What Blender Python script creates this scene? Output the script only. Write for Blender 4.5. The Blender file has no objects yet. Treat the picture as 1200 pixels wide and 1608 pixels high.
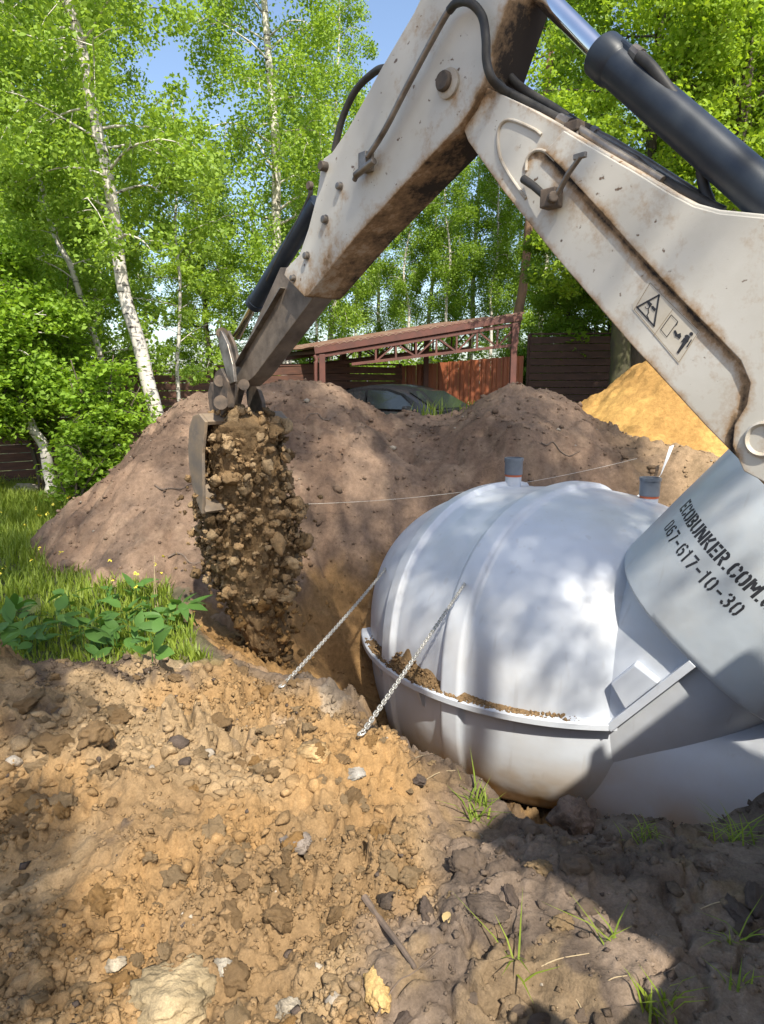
import bpy, bmesh, math, random
import numpy as np
from mathutils import Vector, Matrix

# ------------------------------------------------------------------ camera, sky, sun, exposure
SC = bpy.context.scene
COL = SC.collection
FPX, PITCH, EYE = 1050.0, math.radians(11), 1.6      # focal length in photo pixels (1200 x 1608)
cam_d = bpy.data.cameras.new('camera')
cam = bpy.data.objects.new('camera', cam_d); COL.objects.link(cam)
cam.location = (0, 0, EYE); cam.rotation_euler = (math.radians(90) - PITCH, 0, 0)
cam_d.sensor_fit = 'VERTICAL'; cam_d.sensor_height = 24.0; cam_d.lens = FPX / 1608 * 24.0
cam_d.clip_start = 0.05; cam_d.clip_end = 2000
SC.camera = cam

SUN_AZ = math.atan2(0.30, -0.954)      # measured from +Y towards +X
SUN_EL = math.radians(50)
world = bpy.data.worlds.new('World'); SC.world = world; world.use_nodes = True
wn = world.node_tree.nodes; wl = world.node_tree.links
for nd in list(wn): wn.remove(nd)
wo = wn.new('ShaderNodeOutputWorld'); wb = wn.new('ShaderNodeBackground'); sk = wn.new('ShaderNodeTexSky')
sk.sky_type = 'NISHITA'; sk.sun_disc = False; sk.sun_elevation = SUN_EL; sk.sun_rotation = SUN_AZ
sk.air_density = 1.0; sk.dust_density = 2.0; sk.ozone_density = 1.0; sk.altitude = 100
wb.inputs['Strength'].default_value = 0.15
wl.new(sk.outputs[0], wb.inputs['Color']); wl.new(wb.outputs[0], wo.inputs['Surface'])
sun_d = bpy.data.lights.new('sun', 'SUN'); sun_d.energy = 4.7; sun_d.angle = math.radians(0.6); sun_d.color = (1.0, 0.94, 0.82)
sun = bpy.data.objects.new('sun', sun_d); COL.objects.link(sun)
sv = Vector((math.sin(SUN_AZ) * math.cos(SUN_EL), math.cos(SUN_AZ) * math.cos(SUN_EL), math.sin(SUN_EL)))
sun.rotation_euler = sv.to_track_quat('Z', 'Y').to_euler(); sun.location = (0, 0, 30)
SC.view_settings.view_transform = 'Standard'; SC.view_settings.look = 'None'
SC.view_settings.exposure = 0.80; SC.view_settings.gamma = 1.0
SC.view_settings.use_curve_mapping = False

# ------------------------------------------------------------------ helpers
rng = np.random.default_rng(7)
random.seed(7)
_c, _s = math.cos(PITCH), math.sin(PITCH)
def ray(px, py):
    a = (px - 600) / FPX; b = (804 - py) / FPX
    return np.array([a, _c + b * _s, -_s + b * _c])
CAM = np.array([0, 0, EYE])
def PY(px, py, Y):
    r = ray(px, py); return CAM + r * (Y / r[1])
def PZ(px, py, z):
    r = ray(px, py); return CAM + r * ((z - EYE) / r[2])
def nrm(v):
    v = np.asarray(v, float); return v / np.linalg.norm(v)

def tag(o, label=None, cat=None, group=None, kind=None):
    if label: o['label'] = label
    if cat: o['category'] = cat
    if group: o['group'] = group
    if kind: o['kind'] = kind
    return o
def empty(name, loc=(0, 0, 0)):
    o = bpy.data.objects.new(name, None); COL.objects.link(o); o.location = Vector([float(v) for v in loc]); o.empty_display_size = 0.1
    return o
def adopt(o, parent):
    if parent is not None:
        o.parent = parent
        # a root Empty is only translated; a part's own world matrix is the identity
        if parent.parent is None: o.matrix_parent_inverse = Matrix.Translation(-parent.location)
    return o
def fast_mesh(name, V, F, smooth=False, attrs=None, cattrs=None):
    V = np.ascontiguousarray(V, dtype=np.float32); F = np.ascontiguousarray(F, dtype=np.int32)
    k = F.shape[1]; m = bpy.data.meshes.new(name)
    m.vertices.add(len(V)); m.vertices.foreach_set('co', V.ravel())
    m.loops.add(F.size); m.loops.foreach_set('vertex_index', F.ravel())
    m.polygons.add(len(F)); m.polygons.foreach_set('loop_start', np.arange(len(F), dtype=np.int32) * k)
    m.polygons.foreach_set('loop_total', np.full(len(F), k, dtype=np.int32))
    if smooth: m.polygons.foreach_set('use_smooth', np.ones(len(F), dtype=bool))
    m.update(calc_edges=True); m.validate()
    for nm, arr in (attrs or {}).items():
        a = m.attributes.new(nm, 'FLOAT', 'POINT'); a.data.foreach_set('value', np.ascontiguousarray(arr, dtype=np.float32).ravel())
    for nm, arr in (cattrs or {}).items():
        arr = np.asarray(arr, dtype=np.float32)
        if arr.shape[1] == 3: arr = np.concatenate([arr, np.ones((len(arr), 1), np.float32)], 1)
        a = m.attributes.new(nm, 'FLOAT_COLOR', 'POINT'); a.data.foreach_set('color', np.ascontiguousarray(arr).ravel())
    return m
def obj(name, mesh, mat=None, parent=None):
    o = bpy.data.objects.new(name, mesh); COL.objects.link(o)
    if mat is not None and len(mesh.materials) == 0: mesh.materials.append(mat)
    return adopt(o, parent)

class MB:
    """collects shapes; build() links them as ONE mesh object"""
    def __init__(self): self.v = []; self.f = []
    def add(self, V, F):
        b = len(self.v); self.v += [tuple(float(c) for c in p) for p in V]; self.f += [tuple(int(i) + b for i in q) for q in F]; return self
    def box(self, c, size, ax=None):
        c = np.asarray(c, float); h = np.asarray(size, float) / 2
        A = np.eye(3) if ax is None else np.asarray(ax, float)
        V = [c + A[0] * h[0] * i + A[1] * h[1] * j + A[2] * h[2] * k for k in (-1, 1) for j in (-1, 1) for i in (-1, 1)]
        return self.add(V, [(0, 2, 3, 1), (4, 5, 7, 6), (0, 1, 5, 4), (2, 6, 7, 3), (0, 4, 6, 2), (1, 3, 7, 5)])
    def bar(self, a, b, w, h, up=(0, 0, 1)):
        a = np.asarray(a, float); b = np.asarray(b, float); d = nrm(b - a)
        s = nrm(np.cross(d, up)); u = np.cross(s, d)
        return self.box((a + b) / 2, (np.linalg.norm(b - a), w, h), (d, s, u))
    def tube(self, pts, r, seg=12, caps=True):
        P = np.asarray(pts, float); n = len(P); r = np.full(n, r, float) if np.isscalar(r) else np.asarray(r, float)
        T = np.gradient(P, axis=0); T /= np.linalg.norm(T, axis=1)[:, None] + 1e-12
        ref = np.array([0, 0, 1.0]) if abs(T[0][2]) < .9 else np.array([1.0, 0, 0])
        N = nrm(np.cross(T[0], ref)); V = []
        for i in range(n):
            N = N - T[i] * np.dot(N, T[i]); N = nrm(N); B = np.cross(T[i], N)
            for k in range(seg):
                a = 2 * math.pi * k / seg
                V.append(P[i] + (N * math.cos(a) + B * math.sin(a)) * r[i])
        F = [(i * seg + k, i * seg + (k + 1) % seg, (i + 1) * seg + (k + 1) % seg, (i + 1) * seg + k) for i in range(n - 1) for k in range(seg)]
        if caps:
            F.append(tuple(range(seg - 1, -1, -1))); F.append(tuple((n - 1) * seg + k for k in range(seg)))
        return self.add(V, F)
    def lathe(self, base, axis, prof, seg=24, close=True):
        """prof: list of (s along axis, radius)"""
        base = np.asarray(base, float); d = nrm(axis)
        return self.tube_straight([base + d * s for s, _ in prof], [q for _, q in prof], d, seg, close)
    def tube_straight(self, P, r, d, seg, close):
        ref = np.array([0, 0, 1.0]) if abs(d[2]) < .9 else np.array([1.0, 0, 0])
        N = nrm(np.cross(d, ref)); B = np.cross(d, N); V = []; n = len(P)
        for i in range(n):
            for k in range(seg):
                a = 2 * math.pi * k / seg; V.append(P[i] + (N * math.cos(a) + B * math.sin(a)) * r[i])
        F = [(i * seg + k, i * seg + (k + 1) % seg, (i + 1) * seg + (k + 1) % seg, (i + 1) * seg + k) for i in range(n - 1) for k in range(seg)]
        if close:
            F.append(tuple(range(seg - 1, -1, -1))); F.append(tuple((n - 1) * seg + k for k in range(seg)))
        return self.add(V, F)
    def prism(self, poly, vec):
        P = [np.asarray(p, float) for p in poly]; v = np.asarray(vec, float); n = len(P)
        V = P + [p + v for p in P]
        F = [tuple(range(n)), tuple(range(2 * n - 1, n - 1, -1))] + [(i, n + i, n + (i + 1) % n, (i + 1) % n) for i in range(n)]
        return self.add(V, F)
    def mesh(self, name, smooth=False):
        m = bpy.data.meshes.new(name); m.from_pydata(self.v, [], self.f); m.validate(); m.update()
        if smooth:
            for p in m.polygons: p.use_smooth = True
        return m
    def build(self, name, mat, parent=None, smooth=False, bevel=0, fix=True):
        m = self.mesh(name, smooth)
        if fix:
            bm = bmesh.new(); bm.from_mesh(m); bmesh.ops.recalc_face_normals(bm, faces=bm.faces); bm.to_mesh(m); bm.free()
        o = obj(name, m, mat, parent)
        if smooth: autosmooth(m)
        if bevel:
            b = o.modifiers.new('bevel', 'BEVEL'); b.width = bevel; b.segments = 2; b.limit_method = 'ANGLE'; b.angle_limit = math.radians(35)
        return o
def autosmooth(m, deg=38):
    bm = bmesh.new(); bm.from_mesh(m)
    for e in bm.edges:
        if len(e.link_faces) == 2 and e.calc_face_angle(0) > math.radians(deg): e.smooth = False
    bm.to_mesh(m); bm.free()

# ------------------------------------------------------------------ noise in numpy
def _h(ix, iy, seed):
    a = (ix.astype(np.int64) * 374761393 + iy.astype(np.int64) * 668265263 + seed * 1442695041) & 0xffffffff
    a = ((a ^ (a >> 13)) * 1274126177) & 0xffffffff
    a = ((a ^ (a >> 16)) * 2246822519) & 0xffffffff
    return ((a ^ (a >> 15)) & 0xffffff) / float(0x1000000)
def vnoise(x, y, seed=0):
    ix = np.floor(x); iy = np.floor(y); fx = x - ix; fy = y - iy
    fx = fx * fx * fx * (fx * (fx * 6 - 15) + 10); fy = fy * fy * fy * (fy * (fy * 6 - 15) + 10)
    a = _h(ix, iy, seed); b = _h(ix + 1, iy, seed); c = _h(ix, iy + 1, seed); d = _h(ix + 1, iy + 1, seed)
    return (a + (b - a) * fx) + ((c + (d - c) * fx) - (a + (b - a) * fx)) * fy
def fbm(x, y, octv=4, seed=0, gain=.5):
    s = 0; a = 1.0; t = 0
    for o in range(octv):
        s = s + a * (vnoise(x * 2 ** o + 17.3 * o, y * 2 ** o - 9.1 * o, seed + o) * 2 - 1); t += a; a *= gain
    return s / t
def worley(x, y, seed=0):
    ix = np.floor(x); iy = np.floor(y); f1 = np.full(x.shape, 9.0); f2 = f1.copy(); cid = np.zeros(x.shape)
    for dx in (-1, 0, 1):
        for dy in (-1, 0, 1):
            cx = ix + dx; cy = iy + dy
            px = cx + _h(cx, cy, seed); py = cy + _h(cx, cy, seed + 77)
            d = np.hypot(x - px, y - py)
            n = d < f1
            f2 = np.where(n, f1, np.minimum(f2, d)); cid = np.where(n, _h(cx, cy, seed + 191), cid); f1 = np.where(n, d, f1)
    return f1, f2, cid
def worley_t(x, y, seed=0):
    """tilted flat-topped cells parted by cracks: 0..1"""
    ix = np.floor(x); iy = np.floor(y); f1 = np.full(x.shape, 9.0); f2 = f1.copy(); h = np.zeros(x.shape)
    for dx in (-1, 0, 1):
        for dy in (-1, 0, 1):
            cx = ix + dx; cy = iy + dy
            ox = x - cx - _h(cx, cy, seed); oy = y - cy - _h(cx, cy, seed + 77)
            d = np.maximum(np.hypot(ox, oy), .85 * np.abs(ox) + .45 * np.abs(oy))
            n = d < f1; f2 = np.where(n, f1, np.minimum(f2, d))
            h = np.where(n, _h(cx, cy, seed + 191) + 1.1 * ox * (_h(cx, cy, seed + 5) - .5) + 1.1 * oy * (_h(cx, cy, seed + 6) - .5), h); f1 = np.where(n, d, f1)
    return np.clip(h, 0, 1.3) * sstep(.0, .36, f2 - f1), f2 - f1
def vnoise3(P, seed=0):
    x, y, z = P[:, 0], P[:, 1], P[:, 2]; iz = np.floor(z); fz = z - iz; fz = fz * fz * (3 - 2 * fz)
    a = vnoise(x + iz * 31.7, y - iz * 17.3, seed); b = vnoise(x + (iz + 1) * 31.7, y - (iz + 1) * 17.3, seed); return a + (b - a) * fz
def fbm3(P, octv=3, seed=0):
    s = 0; a = 1.0; t = 0
    for o in range(octv): s = s + a * (vnoise3(P * 2 ** o + 3.7 * o, seed + o) * 2 - 1); t += a; a *= .55
    return s / t
def sstep(a, b, x):
    t = np.clip((x - a) / (b - a), 0, 1); return t * t * (3 - 2 * t)
def smax(a, b, k):
    h = np.clip(.5 + .5 * (a - b) / k, 0, 1); return b + (a - b) * h + k * h * (1 - h)

# ------------------------------------------------------------------ materials
def new_mat(name):
    m = bpy.data.materials.new(name); m.use_nodes = True
    nt = m.node_tree; b = nt.nodes['Principled BSDF']; return m, nt.nodes, nt.links, b
def setin(b, **k):
    for n, v in k.items():
        n = n.replace('_', ' ')
        if n in b.inputs: b.inputs[n].default_value = v
def noise_node(N, L, scale, detail=4, rough=.55, coord='Object', vec=None, stretch=None):
    t = N.new('ShaderNodeTexNoise'); t.inputs['Scale'].default_value = scale; t.inputs['Detail'].default_value = detail; t.inputs['Roughness'].default_value = rough
    src = vec
    if src is None:
        tc = N.new('ShaderNodeTexCoord'); src = tc.outputs[coord]
    if stretch is not None:
        mp = N.new('ShaderNodeMapping'); mp.inputs['Scale'].default_value = stretch; L.new(src, mp.inputs['Vector']); src = mp.outputs[0]
    L.new(src, t.inputs['Vector']); return t
def ramp(N, L, src, a, b, c0=(0, 0, 0, 1), c1=(1, 1, 1, 1)):
    r = N.new('ShaderNodeValToRGB'); r.color_ramp.elements[0].position = a; r.color_ramp.elements[1].position = b
    r.color_ramp.elements[0].color = c0; r.color_ramp.elements[1].color = c1; L.new(src, r.inputs[0]); return r
def mixc(N, L, fac, a, b, mode='MIX'):
    m = N.new('ShaderNodeMix'); m.data_type = 'RGBA'; m.blend_type = mode
    if isinstance(fac, (int, float)): m.inputs[0].default_value = fac
    else: L.new(fac, m.inputs[0])
    for s, v in ((6, a), (7, b)):
        if isinstance(v, (tuple, list)): m.inputs[s].default_value = (*v[:3], 1)
        else: L.new(v, m.inputs[s])
    return m.outputs[2]
def bumpn(N, L, b, src, strength=.3, dist=.01, prev=None):
    u = N.new('ShaderNodeBump'); u.inputs['Strength'].default_value = strength; u.inputs['Distance'].default_value = dist
    L.new(src, u.inputs['Height'])
    if prev is not None: L.new(prev, u.inputs['Normal'])
    L.new(u.outputs[0], b.inputs['Normal']); return u.outputs[0]
def pmat(name, c0, c1=None, scale=6, rough=.6, metal=0.0, bump=.15, bscale=60, bdist=.004, stretch=None, lo=.35, hi=.7, spec=.5):
    m, N, L, b = new_mat(name); setin(b, Roughness=rough, Metallic=metal); b.inputs['Specular IOR Level'].default_value = spec
    if c1 is None: c1 = tuple(v * .7 for v in c0)
    n = noise_node(N, L, scale, 5, .6, stretch=stretch); r = ramp(N, L, n.outputs[0], lo, hi)
    L.new(mixc(N, L, r.outputs[0], c0, c1), b.inputs['Base Color'])
    if bump:
        n2 = noise_node(N, L, bscale, 4, .6, stretch=stretch); bumpn(N, L, b, n2.outputs[0], bump, bdist)
    return m
def soil_mat(name, bumpd=.012, fine=140):
    """albedo from the vertex attribute Col, grain from noise"""
    m, N, L, b = new_mat(name); setin(b, Roughness=.95); b.inputs['Specular IOR Level'].default_value = .12
    at = N.new('ShaderNodeAttribute'); at.attribute_name = 'Col'
    n1 = noise_node(N, L, 22, 6, .65); r1 = ramp(N, L, n1.outputs[0], .3, .72, (.72, .71, .7, 1), (1.2, 1.2, 1.2, 1))
    c = mixc(N, L, 1.0, at.outputs['Color'], r1.outputs[0], 'MULTIPLY')
    n2 = noise_node(N, L, fine, 3, .7); r2 = ramp(N, L, n2.outputs[0], .35, .65, (.8, .8, .8, 1), (1.16, 1.16, 1.16, 1))
    c = mixc(N, L, .8, c, r2.outputs[0], 'MULTIPLY'); L.new(c, b.inputs['Base Color'])
    v = N.new('ShaderNodeTexVoronoi'); v.inputs['Scale'].default_value = fine * .42; tc = N.new('ShaderNodeTexCoord'); L.new(tc.outputs['Object'], v.inputs['Vector'])
    n4 = noise_node(N, L, 65, 4, .65)
    p = bumpn(N, L, b, n1.outputs[0], .55, bumpd); p = bumpn(N, L, b, n4.outputs[0], .6, bumpd * .6, p); p = bumpn(N, L, b, v.outputs['Distance'], .45, -bumpd * .35, p); bumpn(N, L, b, n2.outputs[0], .5, bumpd * .35, p)
    return m
M = {}
M['soil'] = soil_mat('soil')
M['clod'] = soil_mat('clod_soil', .012, 200)
def leaf_mat(name, dark, light, trans=.38):
    m, N, L, b = new_mat(name); setin(b, Roughness=.5); b.inputs['Specular IOR Level'].default_value = .3
    at = N.new('ShaderNodeAttribute'); at.attribute_name = 'rnd'
    n = noise_node(N, L, .9, 2, .5)
    ad = N.new('ShaderNodeMath'); ad.operation = 'MULTIPLY_ADD'; L.new(at.outputs['Fac'], ad.inputs[0]); ad.inputs[1].default_value = .6; 
    sc_ = N.new('ShaderNodeMath'); sc_.operation = 'MULTIPLY'; L.new(n.outputs[0], sc_.inputs[0]); sc_.inputs[1].default_value = .5; L.new(sc_.outputs[0], ad.inputs[2])
    c = mixc(N, L, ad.outputs[0], dark, light); L.new(c, b.inputs['Base Color'])
    tr = N.new('ShaderNodeBsdfTranslucent'); c2 = mixc(N, L, 1.0, c, (1.25, 1.2, .55), 'MULTIPLY'); L.new(c2, tr.inputs['Color'])
    mx = N.new('ShaderNodeMixShader'); mx.inputs[0].default_value = trans
    L.new(b.outputs[0], mx.inputs[1]); L.new(tr.outputs[0], mx.inputs[2]); L.new(mx.outputs[0], N['Material Output'].inputs['Surface'])
    return m
M['leaf_birch'] = leaf_mat('birch_leaf', (.17, .29, .042), (.38, .53, .09), .52)
M['leaf_dark'] = leaf_mat('dense_leaf', (.13, .22, .028), (.28, .42, .055), .5)
M['leaf_bush'] = leaf_mat('bush_leaf', (.14, .26, .028), (.32, .48, .055), .47)
M['leaf_yellow'] = leaf_mat('spring_leaf', (.19, .32, .032), (.39, .53, .065), .52)
M['grass'] = leaf_mat('grass_blade', (.12, .19, .022), (.30, .37, .05), .42)
M['weed'] = leaf_mat('weed_leaf', (.055, .13, .03), (.13, .26, .055))
def bark_birch():
    m, N, L, b = new_mat('birch_bark'); setin(b, Roughness=.8)
    n = noise_node(N, L, 5, 5, .6, stretch=(1.2, 1.2, 4.5)); r = ramp(N, L, n.outputs[0], .55, .63)
    n2 = noise_node(N, L, 1.6, 3, .6); r2 = ramp(N, L, n2.outputs[0], .4, .7, (.62, .58, .52, 1), (.45, .41, .36, 1))
    L.new(mixc(N, L, r.outputs[0], r2.outputs[0], (.06, .05, .045)), b.inputs['Base Color'])
    n3 = noise_node(N, L, 30, 4, .6); bumpn(N, L, b, n3.outputs[0], .3, .01); return m
M['birch'] = bark_birch()
M['bark'] = pmat('dark_bark', (.11, .085, .062), (.05, .04, .032), 9, .9, 0, .6, 24, .03, stretch=(1, 1, .25))
M['pinebark'] = pmat('pine_bark', (.30, .17, .10), (.14, .09, .06), 7, .9, 0, .6, 20, .03, stretch=(1, 1, .3))

# ------------------------------------------------------------------ terrain
PIT = np.array([(-1.55, 4.55), (-1.25, 4.05), (-.8, 3.55), (-.28, 3.2), (.08, 2.86), (.34, 2.56), (.58, 2.32), (1.1, 2.22), (1.55, 2.36), (1.95, 2.66), (2.7, 3.3), (3.7, 4.4), (4.0, 5.8), (3.4, 7.0), (2.2, 7.5), (.8, 7.4), (-.3, 7.0), (-1.2, 6.1), (-1.6, 5.3)])
def sd_poly(x, y, P):
    d = np.full(x.shape, 1e9); inside = np.zeros(x.shape, bool); n = len(P)
    for i in range(n):
        ax, ay = P[i]; bx, by = P[(i + 1) % n]
        ex, ey = bx - ax, by - ay
        t = np.clip(((x - ax) * ex + (y - ay) * ey) / (ex * ex + ey * ey), 0, 1)
        d = np.minimum(d, np.hypot(x - ax - t * ex, y - ay - t * ey))
        c = ((ay > y) != (by > y)) & (x < (bx - ax) * (y - ay) / (by - ay + 1e-12) + ax)
        inside ^= c
    return np.where(inside, d, -d)
def pit_sd(x, y):
    return sd_poly(x + .12 * fbm(x * 2.2, y * 2.2, 3, 31), y + .12 * fbm(x * 2.2 + 9, y * 2.2, 3, 37), PIT)
def zones(x, y):
    """0..1 weights of loose clay spoil, compact topsoil, grass"""
    w = .22 * fbm(x * 2.5, y * 2.5, 3, 51)
    bx = np.interp(y, [1.0, 1.5, 2.0, 2.6, 3.1, 3.6], [.08, .06, .14, .12, -.12, -.3])
    clay = sstep(.10, -.10, x + w - bx) * sstep(3.75, 3.4, y + w + .25 * sstep(-1.2, -.4, x))
    grass = sstep(-1.0, -1.35, x + w * .6 + .42 * (y - 4) * (y < 7)) * sstep(3.25, 3.5, y + .5 * w)
    grass = np.maximum(grass, sstep(8.9, 9.5, y + w))
    return clay, grass
def ground_base(x, y):
    z = .05 * fbm(x * .7, y * .7, 3, 3) * np.exp(-np.maximum(y - 12, 0) / 20)
    z = z + .12 * sstep(8.3, 11.0, y) * sstep(-3.5, -1.5, x)
    # loose clay spoil thrown up in front, left
    z = z + .27 * np.exp(-(((x + 1.75) / .85) ** 2 + ((y - 2.85) / .55) ** 2)) + .14 * np.exp(-(((x + .75) / .5) ** 2 + ((y - 2.2) / .5) ** 2))
    z = z + .10 * np.exp(-(((x + .1) / .35) ** 2 + ((y - 2.45) / .25) ** 2))
    z = z - .13 * np.exp(-(((x - .02) / .28) ** 2 + ((y - 2.95) / .22) ** 2))
    z = z - .10 * np.exp(-(((x + .55) / .25) ** 2 + ((y - 2.75) / .3) ** 2))
    # compact bank on the right, lump at the lip
    z = z + .05 * np.exp(-(((x - .72) / .5) ** 2 + ((y - 1.9) / .5) ** 2))
    z = z - .10 * np.exp(-(((x - .65) / .45) ** 2 + ((y - 2.35) / .35) ** 2)) + .06 * np.exp(-(((x - 1.5) / .25) ** 2 + ((y - 2.32) / .12) ** 2))
    sd = pit_sd(x, y)
    gent = sstep(.22, -.22, x) * sstep(5.6, 4.9, y)
    slope = 2.4 - 1.75 * gent
    z = z - np.clip(np.maximum(sd, 0) * slope, 0, 1.45 - .55 * gent)
    return z, sd
def ground_full(x, y, detail=True):
    z, sd = ground_base(x, y)
    if not detail: return z
    clay, grass = zones(x, y)
    inpit = sstep(-.05, .12, sd)
    near = np.exp(-np.maximum(np.hypot(x, y) - 7, 0) / 3)
    wx = x + .05 * fbm(x * 9, y * 9, 2, 61); wy = y + .05 * fbm(x * 9 + 5, y * 9, 2, 67)
    cl = np.maximum(clay, .7 * inpit) * sstep(-.35, .25, fbm(x * 1.7, y * 1.7, 3, 71) + .25)
    f1, f2, c1 = worley(wx / .15, wy / .15, 11); b1 = np.sqrt(np.clip(1 - (f1 * 1.25) ** 2, 0, 1)) * (c1 > .45) * c1
    f1, f2, c2 = worley(wx / .07, wy / .07, 13); b2 = np.sqrt(np.clip(1 - (f1 * 1.2) ** 2, 0, 1)) * (c2 > .3) * (.4 + .6 * c2)
    f1, f2, c3 = worley(wx / .032, wy / .032, 17); b3 = np.sqrt(np.clip(1 - (f1 * 1.15) ** 2, 0, 1)) * (.3 + .7 * c3)
    t1, e1 = worley_t(wx / .19, wy / .19, 311); t2, e2 = worley_t(wx / .085 + .1 * t1, wy / .085, 313); t3, e3 = worley_t(wx / .038, wy / .038, 317)
    mm = sstep(-.2, .3, fbm(x * 2.6, y * 2.6, 3, 319))
    z = z + near * cl * (.095 * t1 * mm + .054 * t2 * (.35 + .65 * mm) + .026 * t3 + .010 * worley_t(wx / .019, wy / .019, 323)[0] + .006 * b3 + .020 * b1 * (1 - mm))
    rid = 1 - np.abs(fbm(x * 3.1, y * 3.1, 4, 81))
    z = z + near * ((.055 + .05 * clay) * fbm(x * 3.2, y * 3.2, 5, 83, .55) + .012 * fbm(x * 22, y * 22, 3, 85) * (1 - grass))
    top = (1 - clay) * (1 - grass) * (1 - inpit)
    # cracked compact slabs and crumbs of the topsoil
    q = fbm(x * 2.3, y * 2.3, 3, 87)
    z = z + near * top * (.035 * sstep(.02, .07, q) - .03 * sstep(.93, .99, rid) + (.030 * t1 * t2 + .014 * t2 + .008 * t3) * sstep(-.05, .3, fbm(x * 3, y * 3, 2, 89)) + .004 * t3 + .003 * b3)
    z = z - .08 * inpit * np.abs(fbm(x * 2.6, y * 5, 4, 91))
    return z
def lerp(a, b, t): return a + (b - a) * t[..., None]
C_CLAY = np.array([.222, .145, .075]); C_CLAY2 = np.array([.290, .203, .114]); C_ORNG = np.array([.315, .185, .075])
C_TOP = np.array([.20, .150, .112]); C_TOPD = np.array([.062, .047, .038]); C_PALE = np.array([.36, .31, .25]); C_TURF = np.array([.07, .09, .03])
def ground_col(x, y, sd, clay, grass):
    n1 = fbm(x * 1.6, y * 1.6, 4, 101); n2 = fbm(x * 4.5, y * 4.5, 4, 103); n3 = fbm(x * 13, y * 13, 3, 107)
    c = lerp(np.broadcast_to(C_TOP, x.shape + (3,)), C_TOPD, sstep(.12, .5, n1 + .35 * n2) * .8)
    c = lerp(c, C_CLAY2 * .85, sstep(.30, .52, n2 + .2 * n3) * .55)
    cc = lerp(np.broadcast_to(C_CLAY, x.shape + (3,)), C_CLAY2, sstep(-.1, .4, n1 + .4 * n2))
    cc = lerp(cc, C_TOPD * 1.3, sstep(.30, .52, fbm(x * 1.9 + 7, y * 1.9, 4, 109) + .3 * n3) * .85)
    cc = lerp(cc, C_ORNG, sstep(.15, .4, fbm(x * 2.4, y * 2.4 + 3, 3, 113)) * .5)
    c = lerp(c, cc, clay)
    # bare patches of subsoil between the spoil and the pit
    band = np.exp(-((y - 3.1 - .15 * n1) / .4) ** 2) * sstep(.3, -.1, x) * sstep(-1.3, -.9, x)
    c = lerp(c, C_PALE, band * sstep(.15, .4, n2) * .55)
    c = lerp(c, C_ORNG, np.exp(-(((x + .1) / .35) ** 2 + ((y - 2.4) / .25) ** 2)) * .6)
    inp = sstep(-.05, .22, sd + .12 * n2)
    pit = lerp(np.broadcast_to(C_ORNG, x.shape + (3,)), C_CLAY * .75, sstep(-.1, .4, n1 + .5 * n2))
    pit = lerp(pit, C_TOPD * 1.2, sstep(.22, .45, n2 + .25 * n3) * .6)
    c = lerp(c, pit, inp)
    # humus edge of the cut
    c = lerp(c, C_TOPD * .9, np.exp(-((sd + .02) / .10) ** 2) * (.5 + .5 * n2).clip(0, 1) * .9)
    c = lerp(c, C_TURF, grass * .85)
    far = sstep(8.5, 10, y)
    c = lerp(c, np.array([.16, .15, .07]), far * (1 - grass) * .6)
    return c.clip(.01, 1)
def axis(parts):
    out = [np.array([parts[0][0]])]
    for a, b, st in parts: 
        n = max(1, int(round((b - a) / st))); out.append(np.linspace(a, b, n + 1)[1:])
    return np.concatenate(out)
def geo(a, b, n): return list(np.geomspace(a, b, n))
gx = axis([(-4.6, -2.0, .035), (-2.0, -1.2, .015), (-1.2, 1.2, .0082), (1.3, 2.0, .016), (2.0, 4.6, .05)])
gx = np.concatenate([-np.array(geo(5, 400, 26))[::-1], gx, geo(5, 400, 26)])
gy = axis([(-.5, 1.1, .08), (1.1, 1.8, .0078), (1.8, 2.7, .0105), (2.7, 4.0, .016), (4.0, 6.0, .026), (6.0, 14, .10)])
gy = np.concatenate([-np.array(geo(.9, 400, 18))[::-1], gy, geo(14.5, 500, 24)])
X, Yg = np.meshgrid(gx, gy)
Zg = ground_full(X, Yg)
_, SDg = ground_base(X, Yg); clg, grg = zones(X, Yg)
Cg = ground_col(X, Yg, SDg, clg, grg)
ny, nx = X.shape
idx = np.arange(ny * nx).reshape(ny, nx)
Fq = np.stack([idx[:-1, :-1], idx[:-1, 1:], idx[1:, 1:], idx[1:, :-1]], -1).reshape(-1, 4)
ground = obj('ground', fast_mesh('ground', np.stack([X, Yg, Zg], -1).reshape(-1, 3), Fq, True, cattrs={'Col': Cg.reshape(-1, 3)}), M['soil'])
tag(ground, 'bare dug ground of ochre clay and grey brown topsoil round the pit', kind='structure')
def gz(x, y): return float(ground_full(np.array([float(x)]), np.array([float(y)]))[0])
def gzb(x, y): return ground_full(np.asarray(x, float), np.asarray(y, float))

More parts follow.
